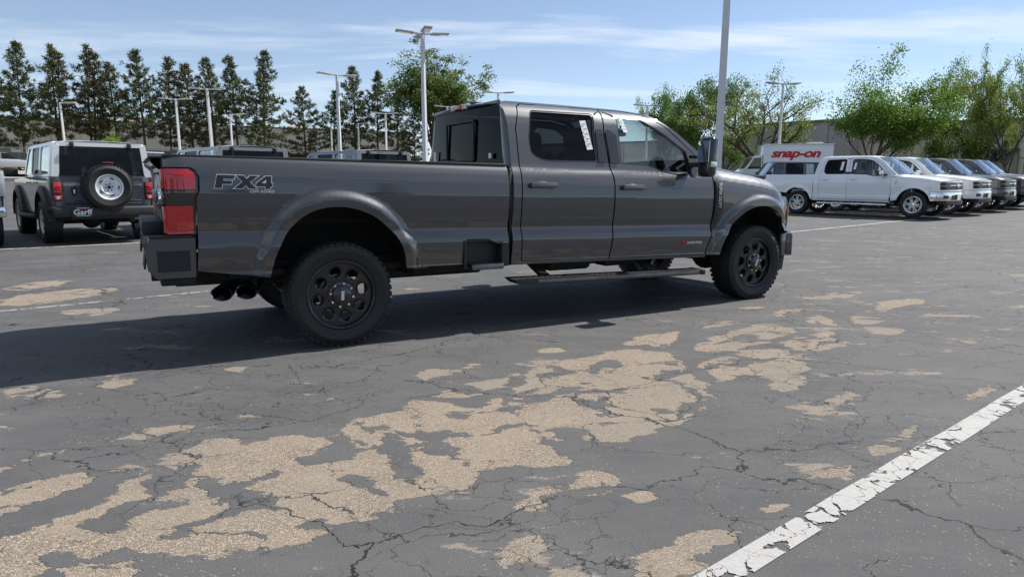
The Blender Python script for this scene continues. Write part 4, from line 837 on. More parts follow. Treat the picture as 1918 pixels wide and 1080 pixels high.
def make_pickup(hw=.985):
    root = empty('pickup_truck'); A0 = arc(0, .42, .49, 14, 166); A1 = arc(3.69, .42, .49, 14, 166)
    bed = [(-1.22, 1.352), (.530, 1.338), (.530, .50)]+A0+[(-1.20, .56)]
    frame = [(3.0, .46), (.548, .48), (.555, 1.35), (.62, 1.70), (.70, 1.90), (.85, 1.925), (1.6, 1.93), (2.2, 1.915), (2.50, 1.875), (2.72, 1.74), (2.95, 1.52), (3.16, 1.345), (3.05, 1.265), (2.955, 1.262), (2.95, 1.33), (2.86, 1.47), (2.62, 1.69), (2.40, 1.835), (2.10, 1.88), (1.6, 1.89), (.95, 1.885), (.86, 1.83), (.80, 1.6), (.735, 1.33), (.735, .53), (2.99, .51)]
    rd = [(.87, 1.82), (.96, 1.877), (1.655, 1.882), (1.665, 1.32), (1.66, .53), (.745, .54), (.745, 1.33), (.81, 1.6)]
    rwn = [(.93, 1.82), (1.55, 1.835), (1.56, 1.36), (.95, 1.36), (.875, 1.42), (.875, 1.62)]
    fd = [(1.672, 1.882), (2.10, 1.872), (2.395, 1.828), (2.61, 1.682), (2.85, 1.462), (2.94, 1.325), (2.945, 1.255), (3.0, 1.25), (3.02, .75), (2.98, .52), (1.672, .53)]
    fwn = [(1.76, 1.835), (2.08, 1.828), (2.36, 1.785), (2.58, 1.625), (2.78, 1.42), (2.80, 1.29), (2.45, 1.30), (2.25, 1.345), (1.77, 1.36)]
    fen = [(3.035, .50), (3.03, .75), (3.012, 1.255), (3.2, 1.262), (3.8, 1.225), (4.16, 1.175), (4.175, 1.12), (4.168, .545)]+A1
    for s_ in (-1, 1):
        side_panel('bed_side', densify(bed, .1), tP, hw, s_, PAINT_WHITE, root, depth=.05, step=.09)
        side_panel('cab_frame', densify(frame, .12), tP, hw, s_, PAINT_WHITE, root, depth=.05, step=.14, inset=.002)
        for nm, o_, w_, gl, hx in (('rear_door', rd, rwn, GLASS_R, .93), ('front_door', fd, fwn, GLASS_F, 1.86)):
            w_ = round_poly(w_, .06); d = side_panel(nm, densify(o_, .12), tP, hw, s_, PAINT_WHITE, root, holes=[w_], depth=.04, step=.12)
            side_panel('window_glass', offset_poly(w_, -.003), tP, hw, s_, gl, d, depth=.003, inset=.014, step=.2)
            side_panel('window_trim', offset_poly(w_, .012), tP, hw, s_, GLOSSBLK, d, holes=[offset_poly(w_, -.014)], depth=.006, inset=-.003, step=.2)
            h = MB(); h.box((hx, s_*(hw-tP(hx, 1.19)+.028), 1.19), (.22, .024, .036), bev=.008); h.build('door_handle', CHROME, d, smooth=40)
            decal_plate('window_sticker', [[(1.40, 1.76), (1.49, 1.76), (1.47, 1.48), (1.38, 1.48)]] if nm[0] == 'r' else [[(1.83, 1.72), (1.90, 1.72), (1.88, 1.50), (1.81, 1.50)]], PAPER, d, s_, .002, tP, hw)
        decal_plate('pillar_trim', [[(1.555, 1.86), (1.760, 1.86), (1.768, 1.35), (1.562, 1.35)]], GLOSSBLK, root, s_, .003, tP, hw)
        fo = side_panel('front_fender', densify(fen, .08), tP, hw, s_, PAINT_WHITE, root, depth=.05, step=.08)
        bdg = MB(); bdg.prism([(3.10, 1.155), (3.20, 1.160), (3.20, 1.135), (3.165, 1.05), (3.115, 1.015), (3.14, 1.07), (3.16, 1.13), (3.10, 1.135)], s_*(hw-.0), s_*(hw+.012)); bdg.build('fender_badge', CHROME, fo)
        mr = MB(); mr.box((2.78, s_*(hw+.16), 1.37), (.14, .24, .19), Matrix.Rotation(R(-s_*10), 4, 'Z'), .05, 3); mo = mr.build('door_mirror', BUMPER, root, smooth=50)
        ma = MB(); ma.box((2.84, s_*(hw-.0), 1.33), (.09, .24, .06), bev=.015); ma.box((2.702, s_*(hw+.165), 1.37), (.01, .20, .15)); ma.build('mirror_back', BLACK, mo, smooth=40)
        rb = MB(); rb.bar((.75, s_*(hw+.02), .40), (2.95, s_*(hw+.02), .38), .13, .05, .012); ro = rb.build('running_board', BUMPER, root, smooth=40)
        def well(u, v, cx=0): a = math.pi*u; return (cx+.55*math.cos(a), s_*(hw-.05-.40*v), .40+.54*math.sin(a))
        for cx in (0, 3.69): surf('wheel_well', lambda u, v, cx=cx: well(u, v, cx), 16, 2, LINER, root)
        for cx in (0, 3.69): put_wheel('alloy', root, cx, s_*(hw-.02), .402, s_, random.random())
        tl = MB(); tl.box((-1.21, s_*(hw-.09), 1.12), (.05, .14, .40), bev=.015); tl.build('tail_light', RED, root, smooth=40)
    def rf(u, v): x = .70+u*1.82; y = 2*v-1; return (x+.10*(1-y*y)*u**4-.03*(1-y*y)*(1-u)**3, y*(hw-.315), interp(x, [.7, .85, 1.6, 2.2, 2.52], [1.905, 1.93, 1.935, 1.92, 1.87])+.04*(1-abs(y)**2.5))
    surf('roof', rf, 18, 14, PAINT_WHITE, root)
    def wf(u, v): y = 2*u-1; return (2.50+.66*v+.16*(1-y*y), y*(hw-.30+.19*v), 1.88-.54*v+.03*(1-y*y)*(1-v))
    wsc = surf('windscreen', wf, 14, 8, GLASS_W, root, flip=True)
    wp = MB(); wp.bar((3.20, -.65, 1.355), (3.32, .05, 1.375), .02, .02); wp.bar((3.24, .0, 1.36), (3.20, .65, 1.36), .02, .02); wp.build('wiper', BLACK, wsc)
    an = MB(); an.tube((3.22, -.86, 1.27), (3.16, -.88, 2.05), .004, .003, 6); an.build('antenna_mast', BLACK, root)
    def bf(u, v): y = 2*u-1; z = 1.33+.55*v; return (.575+.10*v-.03*(1-y*y), y*(hw-.14-.15*v), z)
    surf('rear_window', bf, 10, 6, GLASS_R, root, flip=True)
    half = spline([(4.168, -.978), (4.33, -.966), (4.45, -.915), (4.525, -.80), (4.57, -.55), (4.598, -.28), (4.605, 0)], 6); path = half+[(p[0], -p[1]) for p in half[-2::-1]]; PXs = np.linspace(0, 1, len(path)); pa = np.array(path)
    def plan(u): return float(np.interp(u, PXs, pa[:, 0])), float(np.interp(u, PXs, pa[:, 1]))
    def band(name, z0, z1, m, par, u0=0.0, u1=1.0, out=0.0, bow=0.0, n=40):
        def bf_(u, v):
            x, y = plan(min(1, max(0, u))); k = bow*math.sin(math.pi*v)+out; sh = 1-.028*sstep(.85, 1.15, z0+(z1-z0)*v); return (4.10+(x-4.10)*(1+k*2)*sh, y*(1+k), z0+(z1-z0)*v)
        return surf(name, bf_, n, 6, m, par, u=(u0, u1))
    def hf(u, v):
        a = abs(2*v-1); fx, fy = plan(v); x = 3.0+(4.10+(fx-4.10)*.975-3.0)*u; zf = interp(u, [0, .15, .55, .85, 1.0], [1.268, 1.268, 1.225, 1.170, 1.118]); ys = (2*v-1)*(hw-tP(min(x, 4.1), 1.25)); k = sstep(.55, 1.0, u)
        xs_ = 3.0+1.13*u+.08*(1-a*a)*(1-u)**2; return (xs_*(1-k)+x*k, ys*(1-k)+fy*k, zf+.055*(1-a**3)*sstep(1.08, .75, u)+.028*sstep(.8, .6, a)*sstep(1.02, .8, u)+.006)
    surf('hood', hf, 28, 32, PAINT_WHITE, root)
    band('hood_lip', 1.085, 1.122, PAINT_WHITE, root, .13, .87, .004)
    band('side_cheek', .86, 1.12, PAINT_WHITE, root, 0, .135); band('side_cheek', .86, 1.12, PAINT_WHITE, root, .865, 1)
    band('front_panel', .795, .865, PAINT_WHITE, root, 0, 1, .002, .006)
    go = band('grille', .86, 1.09, BLACK, root, .32, .68, -.004)
    for u0, u1 in ((.13, .33), (.67, .87)):
        ho = band('headlight', .862, 1.088, HEADL, root, u0, u1, .004, .006, 16); a0, a1 = (u0+.01, u0+.13) if u0 < .5 else (u1-.13, u1-.01)
        band('amber_strip', .965, .992, AMBER, ho, a0, a1, .014, 0, 8)
    band('grille_bar', .975, 1.012, CHROME, go, .32, .68, .012, .004, 20); band('grille_bar', .90, .918, STEEL, go, .32, .68, .008, .004, 20); band('grille_bar', 1.045, 1.063, STEEL, go, .32, .68, .006, .004, 20)
    el = MB(); el.sphere((4.62, 0, .985), .1, (.25, 1.4, .62), 16); el.build('grille_emblem', CHROME, go, smooth=60)
    fo = band('front_bumper', .53, .79, BUMPER, root, 0, 1, .012, .012, 60)
    band('bumper_insert', .555, .70, BLACK, fo, .36, .64, .026, 0, 20)
    for u0, u1 in ((.20, .30), (.70, .80)): band('fog_recess', .60, .70, BLACK, fo, u0, u1, .0255, 0, 8)
    pl = MB(); pl.box((4.665, 0, .64), (.01, .31, .16)); pl.build('licence_plate', PAPER, fo)
    lo = MB(); lo.box((4.42, 0, .47), (.30, 1.6, .16), bev=.04); lo.build('air_dam', BLACK, root, smooth=40)
    ch = MB(); ch.box((1.7, 0, .52), (5.6, 1.1, .18)); ch.box((1.75, 0, .56), (2.4, 1.75, .06)); ch.box((-.35, 0, .85), (1.75, 1.6, .05)); ch.box((.52, 0, 1.05), (.04, 1.7, .55))
    ch.box((3.95, 0, .80), (.7, 1.2, .4)); ch.tube((0, -.8, .40), (0, .8, .40), .06, .06, 10); ch.tube((3.69, -.8, .40), (3.69, .8, .40), .05, .05, 10); ch.build('chassis', CHASSIS, root)
    tg = MB(); tg.box((-1.20, 0, 1.05), (.05, 1.70, .60), bev=.01); tg.build('tailgate', PAINT_WHITE, root, smooth=40); rb2 = MB(); rb2.box((-1.27, 0, .66), (.16, 1.86, .18), bev=.03); rb2.build('rear_bumper', BUMPER, root, smooth=40)
    ci = MB(); ci.box((1.85, 0, .60), (2.3, 1.7, .05)); ci.box((2.92, 0, 1.10), (.45, 1.6, .36), bev=.08); ci.build('dashboard', DASH, root, smooth=40)
    for y in (-.4, .4):
        s1 = MB(); s1.box((2.15, y, .90), (.5, .5, .2), bev=.06); s1.box((1.88, y, 1.20), (.18, .5, .62), Matrix.Rotation(R(-12), 4, 'Y'), .06, 3); s1.box((1.79, y, 1.60), (.1, .27, .2), bev=.04); s1.build('front_seat', SEAT, root, smooth=50)
    s3 = MB(); s3.box((1.2, 0, .90), (.5, 1.4, .2), bev=.06); s3.box((.90, 0, 1.18), (.16, 1.4, .60), bev=.05); s3.build('rear_bench', SEAT, root, smooth=50)
    return root
def place_rear_axle(root, x, y, head): root.location = (x, y, gz(x, y)); root.rotation_euler = (0, 0, head)
pk = make_pickup(); index_kids()
PH = R(-48); LH = Vector((math.cos(PH), math.sin(PH))); RH = Vector((math.sin(PH), -math.cos(PH)))   # forward, right-hand side
base = Vector((12.40, 21.30))-LH*3.69-RH*.965
rows = [(0, PAINT_WHITE, BUMPER, 'white crew-cab pickup with chrome bumper and chrome mirror'), (1, PAINT_WHITE, PAINT_WHITE, 'white crew-cab pickup with body-coloured bumper, second in its row'), (2, PAINT_DARK, PAINT_DARK, 'dark grey pickup between the white pickup and the last ones in the row'),
        (3, PAINT_DARK, PAINT_DARK, 'dark grey pickup, fourth in the row of parked pickups'), (4, PAINT_BLUEGREY, PAINT_DARK, 'blue-grey pickup at the far end of the row')]
for k, pm, bmx, lab in rows:
    o = pk if k == 0 else copy_tree(pk, None, {PAINT_WHITE: pm, BUMPER: bmx})
    p = base-RH*(3.05*k)+LH*(-.25 if k == 4 else .06*k); place_rear_axle(o, p.x, p.y, PH+R(.4*k)); tag(o, lab, 'pickup truck', 'pickups in the right-hand row')
lp = copy_tree(pk, None, {PAINT_WHITE: PAINT_SILVER, RED: PAINT_SILVER}); lq = Vector((-8.87, 12.9))+Vector((math.cos(R(133)), math.sin(R(133))))*.1
place_rear_axle(lp, -10.12, 11.92, R(132.5)); tag(lp, 'silver pickup parked beside the white-topped off-roader', 'pickup truck')

# ------------------------------------------------------------------ boxy off-roaders (left row)
TOPW = paint('white_hardtop', (0.74, 0.75, 0.77), 0.0, 0.4)
BODYG = paint('grey_offroader_paint', (0.10, 0.108, 0.12), 0.7, 0.36)
T_B = lerp_tab([(.45, .13), (.55, .105), (.75, .095), (1.0, .088), (1.17, .092), (1.22, .105), (1.27, .125), (1.5, .152), (1.78, .19), (1.86, .215), (1.92, .30)])
def tB(s, z):
    t = T_B(z)
    if s > 3.5: t += .5*(s-3.5)**2
    if s < -.6: t += 1.2*(s+.6)**2
    return t
def make_offroader(hw=.965):
    root = empty('off_roader'); A0 = arc(0, .46, .50, 8, 172); A1 = arc(2.95, .46, .50, 8, 172)
    Q = [(-.70, 1.235), (.60, 1.235), (.60, 1.0), (.50, .56)]+A0+[(-.70, .66)]
    D1 = [(.612, 1.235), (1.44, 1.235), (1.44, .50), (.56, .50), (.515, .60), (.612, 1.0)]; D2 = [(1.45, 1.235), (2.28, 1.235), (2.30, .50), (1.45, .50)]
    FE = [(2.29, 1.225), (3.55, 1.185), (3.70, 1.12), (3.70, .72)]+A1+[(2.31, .50)]
    for s_ in (-1, 1):
        side_panel('rear_quarter', densify(Q, .1), tB, hw, s_, BODYG, root, depth=.05, step=.1); fo = side_panel('front_fender', densify(FE, .1), tB, hw, s_, BODYG, root, depth=.05, step=.1)
        for nm, o_ in (('rear_door', D1), ('front_door', D2)):
            d = side_panel(nm, densify(o_, .12), tB, hw, s_, BODYG, root, depth=.04, step=.12); x = o_[0][0]+.13; h = MB(); h.box((x, s_*(hw-tB(x, 1.13)+.026), 1.13), (.2, .022, .036), bev=.008); h.build('door_handle', BODYG, d, smooth=40)
        for cx, A in ((0, A0), (2.95, A1)):
            ring = arc(cx, .46, .50, -4, 184, 20)+arc(cx, .47, .60, 184, -4, 20)
            side_panel('arch_flare', ring, lambda s, z, cx=cx: .0+.045*sstep(.50, .62, math.hypot(s-cx, z-.46)), hw, s_, BLACK, root, depth=.12, step=.06)
            surf('wheel_well', lambda u, v, cx=cx: (cx+.56*math.cos(math.pi*u), s_*(hw-.06-.42*v), .44+.55*math.sin(math.pi*u)), 16, 2, LINER, root)
        TOPO = [(-.70, 1.245), (2.36, 1.245), (2.27, 1.34), (1.92, 1.835), (1.80, 1.868), (-.58, 1.868), (-.66, 1.83)]
        wins = [round_poly([(-.50, 1.30), (.42, 1.30), (.42, 1.80), (-.46, 1.80)], .05), round_poly([(.56, 1.30), (1.36, 1.30), (1.36, 1.80), (.56, 1.80)], .05), round_poly([(1.46, 1.30), (2.16, 1.30), (1.83, 1.80), (1.46, 1.80)], .05)]
        to = side_panel('hardtop_side', densify(TOPO, .15), tB, hw, s_, TOPW, root, holes=wins, depth=.05, step=.15)
        for w_, g_ in zip(wins, (GLASS_F, GLASS_R, GLASS_F)): side_panel('window_glass', offset_poly(w_, .01), tB, hw, s_, g_, to, depth=.003, inset=.014, step=.2)
        tl = MB(); tl.box((-.715, s_*(hw-.205), .975), (.07, .145, .345), bev=.018); t_o = tl.build('tail_light', BLACK, root, smooth=40)
        for z, h_, mm in ((1.055, .16, RED), (.955, .05, REDDARK), (.86, .09, RED)): l_ = MB(); l_.box((-.757, s_*(hw-.205), z), (.012, .118, h_), bev=.004); l_.build('lens', mm, t_o, smooth=40)
        l_ = MB(); l_.box((-.766, s_*(hw-.205), .86), (.006, .05, .045)); l_.build('reverse_lens', CLEAR, t_o)
        mr = MB(); mr.box((2.16, s_*(hw+.12), 1.34), (.12, .25, .20), bev=.04, seg=3); mr.box((2.20, s_*(hw-.05), 1.27), (.08, .22, .06)); mr.build('door_mirror', BLACK, root, smooth=50)
        rb = MB(); rb.bar((.55, s_*(hw-.03), .47), (2.40, s_*(hw-.03), .47), .14, .07, .02); rb.build('running_board', BLACK, root, smooth=40)
        hg = MB(); hg.box((-.735, s_*.47, 1.815), (.06, .065, .10), bev=.012); hg.build('glass_hinge', BLACK, root, smooth=40)
        for cx in (0, 2.95): put_wheel('retro', root, cx, s_*(hw-.025), .402, s_, random.random()*6)
    def tgf(u, v): y = (2*u-1)*(hw-.31); z = .66+.575*v; return (-.725+.015*sstep(.72, .80, v)+.012*sstep(.2, .1, v), y, z)
    tg = surf('tailgate', tgf, 12, 24, BODYG, root, flip=True)
    for s_ in (-1, 1):
        def cf(u, v): y = s_*(hw-.31+.19*u); return (-.715+.05*u*u, y, .66+.575*v)
        surf('corner_panel', cf, 6, 4, BODYG, root, flip=(s_ > 0))
    def rwf(u, v): y = (2*u-1)*(hw-.26-.045*v); return (-.715+.045*v, y, 1.262+.53*v)
    rw_ = surf('rear_window', rwf, 8, 6, GLASS_R, root, flip=True)
    fr = MB()
    for s_ in (-1, 1): fr.prism([(s_*(hw-.135), 1.24), (s_*(hw-.26), 1.24), (s_*(hw-.305), 1.80), (s_*(hw-.205), 1.85)], -.712, -.63, 'X')
    fr.box((-.665, 0, 1.825), (.075, 1.40, .07)); fr.build('hardtop_rear', TOPW, root)
    bt = MB(); bt.box((-.70, 0, 1.248), (.05, 1.42, .022)); bt.build('glass_seal', BLACK, rw_)
    def rf(u, v): x = -.64+u*2.50; y = 2*v-1; return (x-.03*(1-y*y)*(1-u)**4, y*(hw-.222), 1.862+.045*(1-abs(y)**3)-.02*sstep(.06, 0, u)-.03*sstep(.9, 1, u))
    surf('hardtop_roof', rf, 20, 16, TOPW, root)
    def wf(u, v): y = 2*u-1; return (1.88+.42*v+.06*(1-y*y), y*(hw-.235+.09*v), 1.85-.59*v)
    surf('windscreen', wf, 10, 6, GLASS_W, root, flip=True)
    def hf(u, v): x = 2.28+u*1.42; y = 2*v-1; return (x+.06*(1-y*y)*u**4, y*(hw-.11-.06*max(0, u-.85)), 1.222-.055*u+.045*(1-abs(y)**4)*(1-.3*u)-.08*sstep(.93, 1, u))
    surf('hood', hf, 20, 14, BODYG, root)
    fg = MB(); fg.box((3.70, 0, .93), (.08, 1.55, .34), bev=.03); fgo = fg.build('grille', BLACK, root, smooth=40)
    for s_ in (-1, 1): hl = MB(); hl.tube((3.73, s_*.62, .95), (3.76, s_*.62, .95), .11, .11, 20); hl.build('headlight', CLEAR, fgo, smooth=40)
    fb = MB(); fb.box((3.80, 0, .62), (.22, 1.75, .20), bev=.05); fb.build('front_bumper', BLACK, root, smooth=40)
    b_ = MB(); b_.box((-.80, 0, .60), (.22, 1.74, .18), bev=.035, seg=3); b_.box((-.76, 0, .51), (.12, 1.2, .10), bev=.02); bo = b_.build('rear_bumper', BLACK, root, smooth=40)
    for s_ in (-1, 1): c_ = MB(); c_.box((-.72, s_*.80, .655), (.20, .20, .09), Matrix.Rotation(R(s_*18), 4, 'Z'), .025); c_.build('bumper_corner', STEEL if s_ < 0 else BLACK, bo, smooth=40)
    pl = MB(); pl.box((-.918, .42, .60), (.012, .36, .185), bev=.003); po = pl.build('dealer_plate', DECALBLK, root)
    MT = frame_of((-.926, .42, .60), (0, -1, 0), (0, 0, 1))
    text_mesh('plate_lettering', 'Garff', .14, WHITE, po, MT, .001, .003, width=.30, height=.10)
    for z, w, mm in ((.672, .20, WHITE), (.655, .14, DECALRED), (.530, .22, WHITE)): q = MB(); q.box((-.9255, .42, z), (.002, w, .009)); q.build('small_print', mm, po)
    hd = MB(); hd.box((-.745, .50, .98), (.035, .075, .17), bev=.02); hd.build('gate_handle', BLACK, tg, smooth=40); hd2 = MB(); hd2.box((-.768, .50, .965), (.02, .03, .08), bev=.008); hd2.build('handle_lever', CHROME, tg, smooth=40)
    ov = MB(); ov.lathe([(.001, -.742), (.07, -.742), (.075, -.735)], axis='X', c=(0, .44, .78), n=24); oo = ov.build('gate_emblem', BLUE, tg, smooth=30)
    for v_ in oo.data.vertices: v_.co.z = .78+(v_.co.z-.78)*.42
    rib = MB()
    for z in (1.135, 1.08, .80, .745): rib.box((-.735, -.46, z), (.022, .32, .022), bev=.006)
    rib.build('gate_rib', BODYG, tg, smooth=40)
    sw_ = put_wheel('retro', root, -.985, -.03, 1.05, -1, .4, 'spare_wheel', (0, R(20), R(-90))); sw_.scale = (1.04,)*3
    sp = MB(); sp.tube((-.74, -.09, 1.03), (-.90, -.09, 1.03), .13, .11, 16); sp.build('spare_carrier', BLACK, root, smooth=40)
    hb = MB(); hb.box((-.70, -.09, 1.50), (.07, .20, .035), bev=.01); hb.box((-.755, -.09, 1.435), (.04, .20, .03), bev=.008); hb.build('brake_light', REDDARK, root, smooth=40)
    ch = MB(); ch.box((1.5, 0, .54), (4.2, 1.0, .14)); ch.box((1.5, 0, .60), (3.2, 1.55, .06)); ch.tube((0, -.8, .40), (0, .8, .40), .055, .055, 12); ch.sphere((0, .12, .40), .17, (1, 1, .9), 14); ch.tube((2.95, -.8, .40), (2.95, .8, .40), .05, .05, 12); ch.box((-.35, 0, .52), (.5, .9, .12), bev=.03); ch.tube((-.70, -.45, .47), (-.40, -.42, .47), .085, .085, 14)
    for s_ in (-1, 1): ch.tube((.05, s_*.55, .42), (-.2, s_*.50, .95), .035, .035, 10); ch.bar((.0, s_*.62, .34), (.8, s_*.5, .50), .06)
    ch.build('chassis', CHASSIS, root)
    mu = MB(); mu.tube((-.72, -.50, .475), (-.55, -.50, .475), .04, .04, 14); mu.build('exhaust_pipe', CHROME, root, smooth=40)
    ci = MB(); ci.box((.95, 0, .78), (3.0, 1.5, .05)); ci.box((2.1, 0, 1.12), (.3, 1.45, .3), bev=.06); ci.build('dashboard', DASH, root, smooth=40)
    for x, y in ((1.35, -.38), (1.35, .38), (.45, -.38), (.45, .38)): s1 = MB(); s1.box((x, y, 1.18), (.18, .5, .62), bev=.06, seg=3); s1.box((x-.05, y, 1.57), (.1, .26, .19), bev=.04); s1.build('seat', SEAT, root, smooth=50)
    return root
br = make_offroader(); index_kids()
BH = R(132.5); LB = Vector((math.cos(BH), math.sin(BH))); LBn = Vector((-math.sin(BH), math.cos(BH)))
b0 = Vector((-8.87, 12.90))-LBn*.94
for k, (d, swp, lab) in enumerate(((0, None, 'grey off-roader with white hardtop and spare wheel on its tailgate'), (2.95, {TOPW: PAINT_TOP, BODYG: PAINT_DARK}, 'dark off-roader with grey hardtop next to the white-topped one'), (6.35, {TOPW: PAINT_TOP, BODYG: PAINT_BLUEGREY}, 'blue-grey off-roader with grey hardtop behind the long truck bed'))):
    o = br if k == 0 else copy_tree(br, None, swp); p = b0-LBn*d+LB*(.15*k); place_rear_axle(o, p.x, p.y, BH); tag(o, lab, 'off-roader', 'off-roaders in the left-hand row')
ob = copy_tree(br, None, {TOPW: PAINT_DARK, BODYG: PAINT_DARK}); ox, oy = px_at(1500, 330, 33).x, 33; place_rear_axle(ob, ox+.6, oy+.5, R(176)); tag(ob, 'black-topped off-roader behind the bed of the white pickup', 'off-roader')
# ------------------------------------------------------------------ trees
BARK = mat('grey_brown_bark', (0.075, 0.058, 0.045), 0.9, var=0.35, vscale=3, bump=0.5, bscale=14)
NEEDLE = [leafmat('pine_needles_a', (0.072, 0.100, 0.048), .5, .12, (1.25, 1.1, .75)), leafmat('pine_needles_b', (0.100, 0.122, 0.060), .5, .12, (1.2, 1.05, .8)), leafmat('pine_needles_c', (0.092, 0.098, 0.050), .5, .12, (1.2, 1.0, .75))]
LEAF = [leafmat('green_leaves', (0.13, 0.22, 0.050), .4, .45), leafmat('deep_green_leaves', (0.085, 0.145, 0.038), .45, .4), leafmat('yellow_green_leaves', (0.18, 0.235, 0.065), .4, .45), leafmat('poplar_leaves', (0.115, 0.17, 0.055), .45, .4), leafmat('bright_sapling_leaves', (0.17, 0.28, 0.03), .3, .4)]
rng_ = np.random.default_rng(11)
def limb(V, Fc, pts, r0, r1, n=6):
    """tapered tube through points"""
    b = len(V); m = len(pts)
    for i, p in enumerate(pts):
        d = (Vector(pts[min(i+1, m-1)])-Vector(pts[max(i-1, 0)])).normalized(); a = d.orthogonal().normalized(); c = d.cross(a); r = r0+(r1-r0)*i/(m-1)
        for k in range(n): t = 2*math.pi*k/n; V.append(Vector(p)+(a*math.cos(t)+c*math.sin(t))*r)
        if i:
            for k in range(n): Fc.append((b+(i-1)*n+k, b+(i-1)*n+(k+1) % n, b+i*n+(k+1) % n, b+i*n+k))
def cards(C, D, ln, wd, tri=True):
    """little pointed faces at C along D"""
    m = len(C); D = D/np.maximum(1e-6, np.linalg.norm(D, axis=1))[:, None]; rv = rng_.normal(size=(m, 3)); S = np.cross(D, rv); S /= np.maximum(1e-6, np.linalg.norm(S, axis=1))[:, None]
    L = (ln*(.7+.6*rng_.random(m)))[:, None]; W_ = (wd*(.7+.6*rng_.random(m)))[:, None]
    if tri: V = np.stack([C-S*W_/2, C+S*W_/2, C+D*L], 1).reshape(-1, 3); F = np.arange(3*m).reshape(-1, 3)
    else: V = np.stack([C, C+D*L*.5-S*W_/2, C+D*L, C+D*L*.5+S*W_/2], 1).reshape(-1, 3); F = np.arange(4*m).reshape(-1, 4)
    return V, F
def fast_mesh(name, V, F):
    me_ = bpy.data.meshes.new(name); k = F.shape[1]; me_.vertices.add(len(V)); me_.vertices.foreach_set('co', V.astype(np.float32).ravel()); me_.loops.add(F.size); me_.loops.foreach_set('vertex_index', F.astype(np.int32).ravel()); me_.polygons.add(len(F)); me_.polygons.foreach_set('loop_start', np.arange(0, F.size, k, dtype=np.int32)); me_.update(calc_edges=True); return me_
def pine_meshes(h, seed, bare=.16, wide=.19, dens=1.0, forks=1):
    rd = random.Random(seed); V = []; Fc = []; C = []; D = []
    for fk in range(forks):
        ang = rd.uniform(0, 6.28); lean = .035*h*(1 if forks == 1 else 1.4)
        tr = lambda f: Vector((math.cos(ang)*lean*f*f*(1 if fk == 0 else -1)+(.05*h*fk*min(1, f*3)), math.sin(ang)*lean*f*f, h*f*(1-.05*fk)))
        limb(V, Fc, [tr(k/10) for k in range(11)], .0125*h, .003*h, 7)
        nb = int(h*6.6*dens/forks**.5)
        for i in range(nb):
            f = bare+(1-bare)*((i+rd.random())/nb)**.92; prof = min(1, ((1-f)*1.65)**.9+.05)*(.40+.85*rd.random()); prof *= 1-.35*sstep(bare+.18, bare, f)
            Lb = wide*h*prof; a = i*2.399+rd.uniform(-.5, .5); up = -.12+.75*f+rd.uniform(-.15, .15); p0 = tr(f); d = Vector((math.cos(a), math.sin(a), up)).normalized()
            pts = [p0+d*Lb*t+Vector((0, 0, -.10*Lb*t+.16*Lb*t*t)) for t in (0, .35, .7, 1)]; limb(V, Fc, pts, .003*h*(1-f)+.010, .008, 4)
            nt_ = max(3, int(Lb*5))
            for j in range(nt_):
                t = .30+.74*((j+rd.random())/nt_)**.75; c = p0+d*Lb*t+Vector((0, 0, -.10*Lb*t+.16*Lb*t*t)); sp = .13*Lb*(1.15-t)+.11
                c = c+Vector((rd.gauss(0, sp), rd.gauss(0, sp), rd.gauss(0, sp*.45)))
                for q in range(14): C.append(c+Vector((rd.gauss(0, .10), rd.gauss(0, .10), rd.gauss(0, .08)))); D.append(Vector((rd.gauss(0, 1), rd.gauss(0, 1), rd.gauss(.35, .8)))+d*.7)
    cv, cf = cards(np.array(C), np.array(D), .36, .10); me_c = fast_mesh('crown', cv, cf)
    me_t = bpy.data.meshes.new('trunk'); me_t.from_pydata([tuple(v) for v in V], [], Fc); me_t.polygons.foreach_set('use_smooth', [True]*len(me_t.polygons)); me_t.update()
    return me_t, me_c
